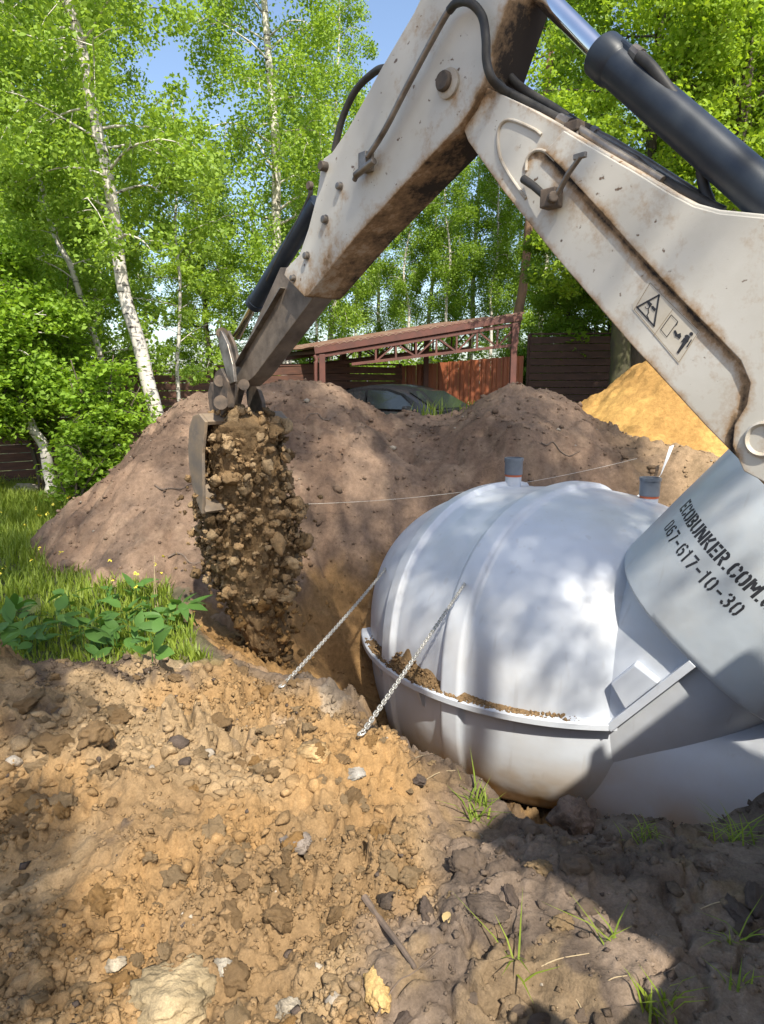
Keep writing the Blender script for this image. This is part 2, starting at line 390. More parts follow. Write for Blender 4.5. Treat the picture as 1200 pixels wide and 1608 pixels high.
# ---- heaps
def heap_mesh(name, fn, colfn, x0, x1, y0, y1, st, drop=.12):
    xs = np.arange(x0, x1, st); ys = np.arange(y0, y1, st); hx, hy = np.meshgrid(xs, ys)
    hz = fn(hx, hy); g = ground_full(hx, hy, False)
    keep = hz > g - drop
    kf = keep[:-1, :-1] | keep[1:, :-1] | keep[:-1, 1:] | keep[1:, 1:]
    i = np.arange(hx.size).reshape(hx.shape)
    F = np.stack([i[:-1, :-1], i[:-1, 1:], i[1:, 1:], i[1:, :-1]], -1)[kf]
    used = np.unique(F); mp = np.full(hx.size, -1); mp[used] = np.arange(len(used))
    V = np.stack([hx, hy, hz], -1).reshape(-1, 3)[used]; C = colfn(hx, hy, hz).reshape(-1, 3)[used]
    return fast_mesh(name, V, mp[F], True, cattrs={'Col': C})
def seg_d(x, y, a, b, left=1.0):
    ex, ey = b[0] - a[0], b[1] - a[1]; t = np.clip(((x - a[0]) * ex + (y - a[1]) * ey) / (ex * ex + ey * ey), 0, 1)
    dx = x - a[0] - t * ex; dy = y - a[1] - t * ey
    dx = np.where(dx < 0, dx * left, dx)
    return np.hypot(dx, dy), t
def soil_heap_z(x, y):
    wx = x + .16 * fbm(x * 1.3, y * 1.3, 3, 201); wy = y + .16 * fbm(x * 1.3, y * 1.3 + 8, 3, 203)
    d, t = seg_d(wx, wy, (-1.88, 7.45), (-.75, 7.75), 1.42)
    a = 1.86 + .10 * fbm(x * 1.1, y * 1.1, 2, 205) - .75 * np.sqrt(d * d + .16)
    d2 = np.hypot(wx - 1.55, (wy - 7.65)); b = 1.77 - .74 * np.sqrt(d2 * d2 + .05)
    d3, t3 = seg_d(wx, wy, (-.8, 7.8), (1.5, 7.9), 1); c = 1.55 - .72 * np.sqrt(d3 * d3 + .2)
    d4, t4 = seg_d(wx, wy, (1.7, 7.5), (3.2, 7.0), 1); e = 1.36 - .28 * t4 - .72 * np.sqrt(d4 * d4 + .06)
    z = smax(smax(smax(a, b, .12), c, .15), e, .12)
    z = z + .10 * fbm(x * 2.1, y * 2.1, 4, 207, .55) - .05 * sstep(.86, .97, 1 - np.abs(fbm(x * 1.4, y * 1.1, 3, 255))) + .035 * fbm(x * 9, y * 9, 4, 209, .6)
    f1, f2, ci = worley(x / .16, y / .16, 211); m = sstep(.05, .3, fbm(x * 1.5, y * 1.5, 2, 213))
    z = z + .035 * m * np.sqrt(np.clip(1 - (f1 * 1.3) ** 2, 0, 1)) * (ci > .4)
    f1, f2, ci = worley(x / .07, y / .07, 217); z = z + .014 * np.sqrt(np.clip(1 - (f1 * 1.3) ** 2, 0, 1)) * (ci > .55)
    sdp = pit_sd(x, y); low = sstep(.55, .2, z) * sstep(-.1, .3, sdp)
    t1, _e = worley_t(x / .17, y / .17, 411); t2, _e = worley_t(x / .075, y / .075, 413)
    z = z + low * (.07 * t1 + .04 * t2 - .05) + .03 * sstep(.1, .35, fbm(x * 2.2, y * 2.2, 3, 417)) * t2
    return z - .02 - .75 * np.maximum(sdp - .35, 0) * sstep(6.7, 6.2, y)
def soil_heap_c(x, y, z):
    n1 = fbm(x * 1.2, y * 1.2, 4, 221) - .25 * sstep(.9, 1.5, z) + .12; n2 = fbm(x * 5, y * 5, 4, 223); n3 = fbm(x * 14, y * 14, 3, 227)
    c = lerp(np.broadcast_to(np.array([.215, .147, .102]), x.shape + (3,)), np.array([.16, .105, .072]), sstep(-.15, .35, n1 + .4 * n2))
    c = lerp(c, np.array([.25, .175, .12]), sstep(.2, .45, n2 + .3 * n3) * .6)
    c = lerp(c, np.array([.085, .058, .043]), sstep(.2, .5, fbm(x * 1.9 + 3, y * 1.9, 3, 259) + .4 * n2) * .7)
    c = lerp(c, C_ORNG * .9, sstep(.10, -.25, z + .25 * n2) * sstep(6.9, 6.2, y + .3 * n1) * sstep(-1.7, -.9, x) * .85)
    c = lerp(c, C_CLAY2, sstep(2.2, 3.2, x + .5 * n1) * .7)
    return c
soil_heap = obj('soil_heap', heap_mesh('soil_heap', soil_heap_z, soil_heap_c, -4.6, 4.6, 4.0, 10.2, .027), M['soil'])
tag(soil_heap, 'large brown heap of dug topsoil rising behind the white tank', 'soil heap')
def sand_heap_z(x, y):
    wx = x + .10 * fbm(x * 1.6, y * 1.6, 3, 231); wy = y + .10 * fbm(x * 1.6, y * 1.6 + 8, 3, 233)
    d, t = seg_d(wx, wy, (3.55, 8.6), (4.6, 8.5), 1.0)
    z = 2.12 - .80 * np.sqrt(d * d + .03)
    z = z + .05 * fbm(x * 2.5, y * 2.5, 4, 237) + .055 * fbm(x * 6, y * 6, 5, 239, .65)
    f1, f2, ci = worley(x / .11, y / .11, 241); z = z - .055 * (ci > .68) * np.clip(1 - (f1 * 1.7) ** 2, 0, 1) * sstep(-.1, .2, fbm(x * 2, y * 2, 2, 243))
    return z
def sand_heap_c(x, y, z):
    n1 = fbm(x * 1.5, y * 1.5, 4, 247); n2 = fbm(x * 7, y * 7, 3, 249)
    c = lerp(np.broadcast_to(np.array([.44, .265, .085]), x.shape + (3,)), np.array([.33, .19, .062]), sstep(-.2, .4, n1 + .4 * n2))
    return lerp(c, np.array([.31, .18, .07]), sstep(.7, .3, z + .3 * n1) * .6)
sand_heap = obj('sand_heap', heap_mesh('sand_heap', sand_heap_z, sand_heap_c, 1.6, 7.6, 6.2, 11.2, .032), M['soil'])
tag(sand_heap, 'bright yellow sand heap in front of the dark fence on the right', 'sand heap')

# ---- clods and stones
def ico(sub):
    bm = bmesh.new(); bmesh.ops.create_icosphere(bm, subdivisions=sub, radius=1); bm.verts.ensure_lookup_table()
    V = np.array([v.co[:] for v in bm.verts]); F = np.array([[v.index for v in f.verts] for f in bm.faces]); bm.free(); return V, F
_ov = np.array([(1, 0, 0), (-1, 0, 0), (0, 1, 0), (0, -1, 0), (0, 0, 1), (0, 0, -1)], float); _of = np.array([(0, 2, 4), (2, 1, 4), (1, 3, 4), (3, 0, 4), (2, 0, 5), (1, 2, 5), (3, 1, 5), (0, 3, 5)])
ICO = {0: (_ov, _of), 1: ico(1), 2: ico(2), 3: ico(3), 4: ico(4), 5: ico(5)}
def rock_shape(sub, r, nplanes=9, soft=.35, bump=.07):
    V, F = ICO[sub]; d = V / np.linalg.norm(V, axis=1)[:, None]; so = r.uniform(0, 50, 3)
    N = r.normal(size=(nplanes, 3)); N /= np.linalg.norm(N, axis=1)[:, None]; o = r.uniform(.52, 1.0, nplanes)
    dots = d @ N.T; rad = np.min(np.where(dots > .05, o / np.maximum(dots, .05), 9), axis=1); rad = np.minimum(rad, 1.15)
    rad = rad * (1 - soft) + soft
    rad = rad * (1 + bump * 3.2 * fbm3(d * 2.1 + so, 2, 5) + (bump * 2.2 * fbm3(d * 6 + so, 3, 9) if sub > 2 else 0))
    return d * rad[:, None], F
rr = np.random.default_rng(21)
def rotm(r):
    q = r.normal(size=4); q /= np.linalg.norm(q); w, x, y, z = q
    return np.array([[1 - 2 * (y * y + z * z), 2 * (x * y - z * w), 2 * (x * z + y * w)], [2 * (x * y + z * w), 1 - 2 * (x * x + z * z), 2 * (y * z - x * w)], [2 * (x * z - y * w), 2 * (y * z + x * w), 1 - 2 * (x * x + y * y)]])
def scatter_mesh(name, P, S, C, sub, r, flat=.75, nshape=10):
    sh = [rock_shape(sub, r, 8, .0, .10) for _ in range(nshape)]
    VV = []; FF = []; CC = []; b = 0
    for i in range(len(P)):
        V, F = sh[i % nshape]; R = rotm(r); a = r.uniform(.7, 1.3, 3)
        W = (V * a) @ R.T * S[i]; W[:, 2] *= flat
        VV.append(W + P[i]); FF.append(F + b); b += len(V); CC.append(np.broadcast_to(C[i], (len(V), 3)))
    return fast_mesh(name, np.concatenate(VV), np.concatenate(FF), False, cattrs={'Col': np.concatenate(CC)})
def clod_col(x, y, r):
    x = np.asarray(x, float); y = np.asarray(y, float)
    _, sd = ground_base(x, y); cl, gr = zones(x, y)
    c = ground_col(x, y, sd, cl, gr * 0)
    k = r.uniform(.8, 1.25, len(x))[:, None]; t = r.random(len(x))
    c = c * k
    c = np.where((t < .007)[:, None], C_PALE * r.uniform(.8, 1.25, (len(x), 1)), c)
    c = np.where(((t > .98))[:, None], C_TOPD * 1.6, c)
    return c
# small crumbs: one mass nobody could count
N1 = 52000
yy = 1.15 + rr.random(N1) ** 1.5 * 3.4; xx = (rr.random(N1) * 2 - 1) * (.72 * yy + .15)
cl, gr = zones(xx, yy); _, sd = ground_base(xx, yy)
dens = np.maximum(cl * (.15 + .85 * sstep(-.1, .25, fbm(xx * 2.7, yy * 2.7, 3, 71))), .10) * (gr < .4)
k = (rr.random(N1) < dens) & (sd < 1.6); xx, yy = xx[k], yy[k]
ss = np.clip(rr.lognormal(-5.0, .5, len(xx)), .003, .022) * (.75 + .12 * yy)
P = np.stack([xx, yy, gzb(xx, yy) + ss * .2], -1)
crumbs = obj('soil_crumbs', scatter_mesh('soil_crumbs', P, ss, clod_col(xx, yy, rr), 0, rr, .8, 24), M['clod'], ground)
tag(crumbs, kind='stuff')
# broken clods packed between the crumbs
N3 = 7000
yy = 1.15 + rr.random(N3) ** 1.4 * 3.0; xx = (rr.random(N3) * 2 - 1) * (.70 * yy + .1)
cl, gr = zones(xx, yy); _, sd = ground_base(xx, yy)
dens = np.maximum(cl * (.05 + .95 * sstep(-.05, .3, fbm(xx * 2.1 + 4, yy * 2.1, 3, 371))), .025) * (gr < .4)
k = (rr.random(N3) < dens) & (sd < 1.6); xx, yy = xx[k], yy[k]
ss = np.clip(rr.lognormal(-4.15, .38, len(xx)), .009, .034) * (.75 + .12 * yy)
P = np.stack([xx, yy, gzb(xx, yy) + ss * .1], -1)
o = obj('broken_clods', scatter_mesh('broken_clods', P, ss, clod_col(xx, yy, rr), 2, rr, .75, 30), M['clod'], ground); tag(o, kind='stuff')
# crumbs rolled down the heap
N2 = 4500
xx = rr.uniform(-3.6, 3.4, N2); yy = rr.uniform(5.2, 8.4, N2); z = soil_heap_z(xx, yy); g = gzb(xx, yy); k = z > g + .03
xx, yy, z = xx[k], yy[k], z[k]; ss = np.clip(rr.lognormal(-4.7, .58, len(xx)), .005, .06)
hc = soil_heap_c(xx, yy, z) * rr.uniform(.7, 1.25, (len(xx), 1)); hc[rr.random(len(xx)) < .02] = C_PALE * .8
o = obj('soil_crumbs', scatter_mesh('heap_crumbs', np.stack([xx, yy, z + ss * .2], -1), ss, hc, 1, rr), M['clod'], soil_heap); tag(o, kind='stuff')
# clods one can pick apart: pieces of the ground
clod_meshes = []
for i in range(14):
    V, F = rock_shape(4, rr, 14, .0, .13)
    base = [C_CLAY * 1.08, C_CLAY2 * .98, C_CLAY2 * .88, C_ORNG * .95, C_TOP, C_TOPD * 2.5, C_CLAY2 * 1.05][i % 7] * rr.uniform(.9, 1.1)
    V = V * np.array([1, .8, .62]) * rr.uniform(.7, 1.3, 3)
    clod_meshes.append(fast_mesh('clod', V, F, False, cattrs={'Col': np.broadcast_to(base, (len(V), 3))}))
    clod_meshes[-1].materials.append(M['clod'])
cnt = 0
while cnt < 290:
    y = 1.2 + rr.random() ** 1.4 * 3.2; x = (rr.random() * 2 - 1) * (.66 * y)
    xa = np.array([x]); ya = np.array([y]); c_, g_ = zones(xa, ya); _, s_ = ground_base(xa, ya)
    if g_[0] > .4 or s_[0] > 1.3 or rr.random() > max(c_[0] * (.3 + .7 * float(sstep(-.2, .3, fbm(xa * 1.7, ya * 1.7, 3, 71))[0])), .13): continue
    top = c_[0] < .5
    mi = rr.choice([4, 5, 11, 12, 1, 6] if top else [0, 1, 2, 3, 7, 8, 9, 10, 6, 13, 0, 2, 7, 9])
    s = float(np.clip(rr.lognormal(-3.7, .38), .015, .062)) * (.8 + .1 * y)
    o = bpy.data.objects.new('clod', clod_meshes[mi]); COL.objects.link(o); adopt(o, ground)
    o.location = (x, y, gz(x, y) + s * .02); o.scale = (s, s, s); o.rotation_euler = (rr.normal() * .35, rr.normal() * .35, rr.uniform(0, 6.28)); cnt += 1
# larger single stones
def stone(px, py, size, col, label, seed, zoff=.0, flat=(1, .75, .55), rot=0):
    r = np.random.default_rng(seed); V, F = rock_shape(5, r, 12, .12, .075)
    V = V * np.array(flat) * size; c, s = math.cos(rot), math.sin(rot); V = V @ np.array([[c, -s, 0], [s, c, 0], [0, 0, 1]]).T
    p = PZ(px, py, 0); 
    for _ in range(4): p = PZ(px, py, gz(p[0], p[1]) + size * flat[2] * .3)
    cc = np.asarray(col) * .8 * (1 + .25 * np.sin(V[:, :1] * 40 / size * .1 + 3 * V[:, 2:] / size))
    o = obj('stone', fast_mesh('stone', V, F, True, cattrs={'Col': cc}), M['clod'])
    o.location = (p[0], p[1], gz(p[0], p[1]) + zoff + size * flat[2] * .25); tag(o, label, 'stone'); return o
stone(265, 1568, .115, (.40, .31, .185), 'large pale limestone block half buried at the bottom left edge', 3, 0, (1.1, .75, .5), .2)
stone(588, 1552, .062, (.52, .35, .15), 'yellow flat clay slab at the bottom edge beside the stick', 5, 0, (.7, 1.3, .4), .1)
stone(455, 1585, .038, (.36, .31, .24), 'small whitish stone at the bottom edge left of the yellow slab', 8)
stone(350, 1518, .032, (.35, .31, .25), 'pale grey angular stone above the large limestone block', 9)
stone(495, 1178, .075, (.47, .32, .16), 'rounded ochre clay boulder just left of the near chain end', 12, 0, (1, .8, .55))
stone(180, 1497, .03, (.38, .32, .24), 'small cream stone on the crumbly clay at lower left', 14)
stone(560, 1195, .04, (.36, .33, .29), 'pale grey lump beside the near chain end', 16, 0, (1.1, .9, .4))
stone(470, 1320, .05, (.24, .2, .17), 'dark humus lump in the hollow of the clay spoil', 18, 0, (1.2, .9, .6))
stone(905, 1292, .10, (.17, .12, .092), 'big dark soil lump standing on the pit lip under the tank', 19, -.01, (.85, .7, .95))
stone(1125, 1268, .06, (.47, .33, .19), 'crumbly tan clay lump on the pit lip at right', 23, .02, (1.5, .7, .6))
stone(760, 1420, .055, (.12, .092, .073), 'dark cracked soil slab on the trodden ground left of the shadow', 25, -.01, (1.5, 1, .4))
stone(610, 1425, .04, (.075, .058, .046), 'black peaty lump beside the stick', 27, -.01, (1.2, .9, .5))

# ------------------------------------------------------------------ plastic tank in the pit
def plastic_mat(name, col, dirt=.5):
    m, N, L, b = new_mat(name); setin(b, Roughness=.34); b.inputs['Specular IOR Level'].default_value = .5
    n = noise_node(N, L, 3.2, 4, .6); r = ramp(N, L, n.outputs[0], .35, .7)
    c = mixc(N, L, r.outputs[0], col, tuple(v * .94 for v in col))
    g = N.new('ShaderNodeNewGeometry'); sp = N.new('ShaderNodeSeparateXYZ'); L.new(g.outputs['Position'], sp.inputs[0])
    n2 = noise_node(N, L, 26, 6, .7); n3 = noise_node(N, L, 2.0, 3, .5)
    # mud smeared on where the shell was dragged through the pit
    mr = N.new('ShaderNodeMapRange'); mr.inputs['From Min'].default_value = -.85; mr.inputs['From Max'].default_value = -1.25; L.new(sp.outputs['Z'], mr.inputs['Value'])
    a = N.new('ShaderNodeMath'); a.operation = 'MULTIPLY'; L.new(mr.outputs[0], a.inputs[0]); r3 = ramp(N, L, n3.outputs[0], .42, .6); L.new(r3.outputs[0], a.inputs[1])
    r2 = ramp(N, L, n2.outputs[0], .62, .78); a2 = N.new('ShaderNodeMath'); a2.operation = 'MULTIPLY'; L.new(r2.outputs[0], a2.inputs[0]); a2.inputs[1].default_value = .4 * dirt
    mx = N.new('ShaderNodeMath'); mx.operation = 'MAXIMUM'; L.new(a.outputs[0], mx.inputs[0]); L.new(a2.outputs[0], mx.inputs[1])
    n7 = noise_node(N, L, 1.3, 6, .7); r7 = ramp(N, L, n7.outputs[0], .45, .75); a7 = N.new('ShaderNodeMath'); a7.operation = 'MULTIPLY'; L.new(r7.outputs[0], a7.inputs[0]); a7.inputs[1].default_value = .42
    c = mixc(N, L, a7.outputs[0], c, (.46, .42, .36))
    n8 = noise_node(N, L, 14, 2, .4, stretch=(1, 1, .12)); r8 = ramp(N, L, n8.outputs[0], .66, .72); a8 = N.new('ShaderNodeMath'); a8.operation = 'MULTIPLY'; L.new(r8.outputs[0], a8.inputs[0]); a8.inputs[1].default_value = .22
    c = mixc(N, L, a8.outputs[0], c, (.33, .31, .29))
    c = mixc(N, L, mx.outputs[0], c, (.42, .29, .15)); L.new(c, b.inputs['Base Color'])
    rg = N.new('ShaderNodeMapRange'); rg.inputs['To Min'].default_value = .3; rg.inputs['To Max'].default_value = .5; L.new(n3.outputs[0], rg.inputs['Value']); L.new(rg.outputs[0], b.inputs['Roughness'])
    n4 = noise_node(N, L, 5, 2, .5); p = bumpn(N, L, b, n4.outputs[0], .25, .02)
    n5 = noise_node(N, L, 90, 2, .5); bumpn(N, L, b, n5.outputs[0], .05, .002, p); return m
M['tank'] = plastic_mat('tank_plastic', (.52, .55, .60))
M['hood'] = plastic_mat('hood_plastic', (.43, .47, .51), .3)
M['pipe_grey'] = pmat('grey_pipe', (.15, .17, .20), None, 8, .4, 0, .05)
M['seal'] = pmat('orange_seal', (.55, .13, .05), None, 8, .5, 0, .0)
M['ink'] = pmat('black_stencil_ink', (.012, .013, .018), (.03, .03, .035), 30, .6, 0, .0)
M['mud'] = soil_mat('mud', .01, 120)

TC = np.array([1.5, 5.6, -.55]); TR = 1.60; TH = 1.25; TLH = 1.15
dA = nrm([.77, -.64, 0]); nA = np.array([dA[1], -dA[0], 0])       # rib axis; nA points to the near side
tank = empty('plastic_tank', (TC[0], TC[1], -1.7))
tag(tank, 'white plastic underground tank with round ribbed shell and sloping entrance lying in the pit', 'tank')
RIBS = [(0.02, .085), (-.66, .07)]
def ribe(u):
    e = np.zeros_like(u)
    for c, w in RIBS: e = np.maximum(e, .048 * sstep(w + .012, w - .014, np.abs(u - c)))
    return e - .018 * sstep(.10, .02, np.abs(np.abs(u - (-.32)) - .0) - .12)
us = TR * np.sin(np.linspace(-math.pi / 2, math.pi / 2, 120))
for c, w in RIBS: us = np.concatenate([us, c + np.linspace(-w - .03, w + .03, 15)])
us = np.unique(us.round(4)); th = np.linspace(0, math.pi, 97)
def shell(sign, h, p):
    U, T = np.meshgrid(us, th, indexing='ij'); W = np.sqrt(np.maximum(TR ** 2 - U ** 2, 0)); v = W * np.cos(T)
    rho = np.clip(np.hypot(U, v) / TR, 0, 1); z = h * np.maximum(1 - rho ** p, 0) ** (1 / p)
    e = ribe(U) if sign > 0 else ribe(U) * .8
    nr = np.stack([U * .35, v, z * 1.2], -1); nr /= np.linalg.norm(nr, axis=-1)[..., None] + 1e-9
    Pl = np.stack([U, v, z], -1) + nr * e[..., None]; Pl[..., 2] = np.maximum(Pl[..., 2], 0)
    if sign < 0: Pl[..., 2] *= -1
    Wd = TC + Pl[..., :1] * dA + Pl[..., 1:2] * nA + Pl[..., 2:3] * np.array([0, 0, 1])
    n, m = U.shape; i = np.arange(n * m).reshape(n, m)
    F = np.stack([i[:-1, :-1], i[:-1, 1:], i[1:, 1:], i[1:, :-1]], -1).reshape(-1, 4)
    if sign > 0: F = F[:, ::-1]
    return Wd.reshape(-1, 3), F
V, F = shell(1, TH, 2.5); obj('upper_shell', fast_mesh('upper_shell', V, F, True), M['tank'], tank)
V, F = shell(-1, TLH, 2.9); obj('lower_shell', fast_mesh('lower_shell', V, F, True), M['tank'], tank)
# moulded flange round the body
BETA, ALPHA = math.radians(-35), math.radians(51)
dh = np.array([math.cos(BETA), math.sin(BETA), 0]); AX = dh * math.cos(ALPHA) + np.array([0, 0, math.sin(ALPHA)])
NN = np.array([math.sin(BETA), -math.cos(BETA), 0]); UPV = -dh * math.sin(ALPHA) + np.array([0, 0, math.cos(ALPHA)])
az = np.radians(np.linspace(20, 270, 140)); prof = [(-.03, .012), (.075, .012), (.082, .004), (.082, -.034), (.068, -.034), (.066, -.012), (-.03, -.012)]
V = []; F = []
for a in az:
    for r_, z_ in prof: V.append(TC + np.array([math.cos(a) * (TR + r_), math.sin(a) * (TR + r_), z_]))
k = len(prof)
for i in range(len(az) - 1):
    for j in range(k): F.append((i * k + j, i * k + (j + 1) % k, (i + 1) * k + (j + 1) % k, (i + 1) * k + j))
F += [tuple(range(k)), tuple((len(az) - 1) * k + j for j in range(k - 1, -1, -1))]
MB().add(V, F).build('flange', M['tank'], tank)
# sloping entrance tube
WN, HN, SN = .84, .68, 2.3
c0 = TC + np.array([math.cos(math.radians(270)) * TR, math.sin(math.radians(270)) * TR, 0]) - NN * (WN - .02)
def tube_pt(s, t, w, h, N=SN):
    ct, st = math.cos(t), math.sin(t)
    return c0 + AX * s + NN * (math.copysign(abs(ct) ** (2 / N), ct) * w) + UPV * (math.copysign(abs(st) ** (2 / N), st) * h)
def swept(prof, seg=96, cap_end=False, N=SN):
    mb = MB(); V = []; F = []
    for s, w, h in prof:
        for k_ in range(seg): V.append(tube_pt(s, 2 * math.pi * k_ / seg, w, h, N))
    n = len(prof)
    for i in range(n - 1):
        for k_ in range(seg): F.append((i * seg + k_, (i + 1) * seg + k_, (i + 1) * seg + (k_ + 1) % seg, i * seg + (k_ + 1) % seg))
    if cap_end: F.append(tuple((n - 1) * seg + k_ for k_ in range(seg)))
    return mb.add(V, F)
swept([(-1.0, WN * .55, HN * .5), (-.85, WN * .8, HN * .72), (-.6, WN * .93, HN * .9), (-.2, WN * .98, HN * .98), (.1, WN, HN), (.5, WN, HN), (.85, WN, HN)]).build('entrance_tube', M['tank'], tank, True)
SR = .70
HW, HH, HSN = WN + .085, HN + .065, 2.7
hood_prof = [(SR + .03, WN - .01, HN - .01), (SR, WN + .03, HN + .03), (SR - .004, HW - .02, HH - .02), (SR + .015, HW - .003, HH - .003), (SR + .05, HW, HH), (SR + .5, HW + .01, HH + .01), (SR + 1.02, HW + .015, HH + .015), (SR + 1.07, HW, HH), (SR + 1.10, HW - .05, HH - .05), (SR + 1.42, HW - .10, HH - .10), (SR + 1.45, HW - .13, HH - .13), (SR + 1.40, HW - .16, HH - .16), (SR + 1.0, HW - .16, HH - .16)]
hood = swept(hood_prof, 160, True, HSN).build('entrance_hood', M['hood'], tank, True)
# deep foot of the hull under the entrance tube
V = []; F = []; seg = 72; st_p = [(-.5, .86), (-.2, .95), (.3, 1.0), (.8, 1.0), (1.05, .97), (1.22, .88), (1.33, .70), (1.39, .45), (1.41, .02)]
cf = np.array([c0[0], c0[1], -1.02]) - NN * .03
for s_, k_ in st_p:
    for j in range(seg):
        t = 2 * math.pi * j / seg; ct, sn_ = math.cos(t), math.sin(t)
        V.append(cf + dh * s_ + NN * math.copysign(abs(ct) ** .8, ct) * .86 * k_ + np.array([0, 0, math.copysign(abs(sn_) ** .8, sn_) * .66 * k_]))
for i in range(len(st_p) - 1):
    for j in range(seg): F.append((i * seg + j, (i + 1) * seg + j, (i + 1) * seg + (j + 1) % seg, i * seg + (j + 1) % seg))
MB().add(V, F).build('hull_foot', M['tank'], tank, True)
# flange running up the tube
mb = MB()
a0 = c0 + NN * (WN - .03) - AX * .02; a1 = c0 + NN * (WN - .03) + AX * (SR + .0)
mb.box((a0 + a1) / 2 + NN * .05, (np.linalg.norm(a1 - a0), .10, .024), (AX, NN, UPV))
mb.box((a0 + a1) / 2 + NN * .102 - UPV * .012, (np.linalg.norm(a1 - a0), .014, .05), (AX, NN, UPV)); mb.build('flange', M['tank'], tank, bevel=.004)
# lug box on the sloping flange
q = c0 + AX * .30 + NN * (WN + .005) + UPV * .075
mb = MB(); b0 = []
for sx, w_, u_ in ((-.15, .045, .02), (.15, .045, .02), (.12, .03, .19), (-.10, .02, .19)):
    b0.append((sx, w_, u_))
pl = [q + AX * sx + UPV * (u_ - .02 - .06) for sx, w_, u_ in b0]
mb.prism([p - NN * .14 for p in pl], NN * .19); mb.build('bracket', M['tank'], tank, bevel=.012)
# gusset tabs under the flange
for a in (186, 200, 221):
    a_ = math.radians(a); e = np.array([math.cos(a_), math.sin(a_), 0]); t = np.array([-e[1], e[0], 0]); p = TC + e * (TR - .02)
    MB().prism([p - t * .015 + e * .085 - np.array([0, 0, .012]), p - t * .015 - np.array([0, 0, .012]), p - t * .015 - np.array([0, 0, .22]) - e * .02, p - t * .015 + e * .03 - np.array([0, 0, .17])], t * .03).build('gusset', M['tank'], tank, bevel=.004)
# soil caught on the flange
r = np.random.default_rng(41); PP = []; S = []
na, nc = 150, 9; V = []; F = []
for i in range(na):
    a = 190 + 62 * i / (na - 1); a_ = math.radians(a); h_ = (.15 * math.exp(-((a - 212) / 17) ** 2) + .012) * (.55 + .9 * float(vnoise(np.array([a * .35]), np.array([.5]), 4))) * min(1, i / 8, (na - 1 - i) / 30)
    for j in range(nc):
        f = j / (nc - 1); rad = TR - .03 + f * (.06 + .045 * float(vnoise(np.array([a * .5]), np.array([7.5]), 6))); zz_ = .013 + h_ * (1 - f) ** 1.2 + .012 * float(vnoise(np.array([a * 1.7]), np.array([j * 1.3]), 9)) * (1 - f)
        V.append(TC + np.array([math.cos(a_) * rad, math.sin(a_) * rad, zz_ - (.01 if j == nc - 1 else 0)]))
for i in range(na - 1):
    for j in range(nc - 1): F.append((i * nc + j, i * nc + j + 1, (i + 1) * nc + j + 1, (i + 1) * nc + j))
band_m = fast_mesh('band', np.array(V), np.array(F), True, cattrs={'Col': np.broadcast_to(C_CLAY * .85, (len(V), 3))})
for i in range(1500):
    a = r.normal(224, 17); 
    if a < 188 or a > 262: continue
    hgt = .13 * math.exp(-((a - 212) / 17) ** 2) + .01; a_ = math.radians(a); f = r.random(); rad = TR - .01 + .075 * f
    PP.append(TC + np.array([math.cos(a_) * rad, math.sin(a_) * rad, .012 + hgt * (1 - f) * r.random() ** .7])); S.append(float(np.clip(r.lognormal(-4.9, .5), .003, .02)))
PP = np.array(PP); CCo = (C_CLAY * .95) * r.uniform(.75, 1.15, (len(PP), 1))
mud = obj('mud_on_flange', scatter_mesh('mud_on_flange', PP, np.array(S), CCo, 1, r), M['mud']); bm = bmesh.new(); bm.from_mesh(mud.data); bm.from_mesh(band_m); bm.to_mesh(mud.data); bm.free(); bpy.data.meshes.remove(band_m); tag(mud, 'brown crumbs of soil lying along the tank flange', 'soil', kind='stuff')
# vent pipes
def dome_z(x, y):
    rho = math.hypot(x - TC[0], y - TC[1]) / TR; return TC[2] + TH * max(1 - rho ** 2.5, 0) ** .4
for (px, py, Yv, hh) in ((805, 782, 6.15, .25), (1018, 798, 5.55, .25)):
    p = PY(px, py, Yv); z = dome_z(p[0], p[1]) if Yv > 6 else p[2]
    b = np.array([p[0], p[1], z - .06])
    pipe = MB().lathe(b, (0.0, 0, 1), [(0, .074), (.06 + hh * .42, .074)], 28).build('vent_pipe', M['tank'], tank, True)
    tp = b + np.array([0, 0, .06 + hh * .36])
    MB().lathe(tp, (0, 0, 1), [(0, .0765), (.018, .0765)], 28).build('seal_ring', M['seal'], pipe, True)
    o = MB().lathe(tp + np.array([0, 0, .02]), (0, 0, 1), [(0, .076), (0, .082), (hh * .50, .082), (hh * .50, .088), (hh * .60, .088), (hh * .61, .084), (hh * .61, .072), (hh * .2, .072), (hh * .2, .001)], 28, False).build('pipe_socket', M['pipe_grey'], pipe, True)
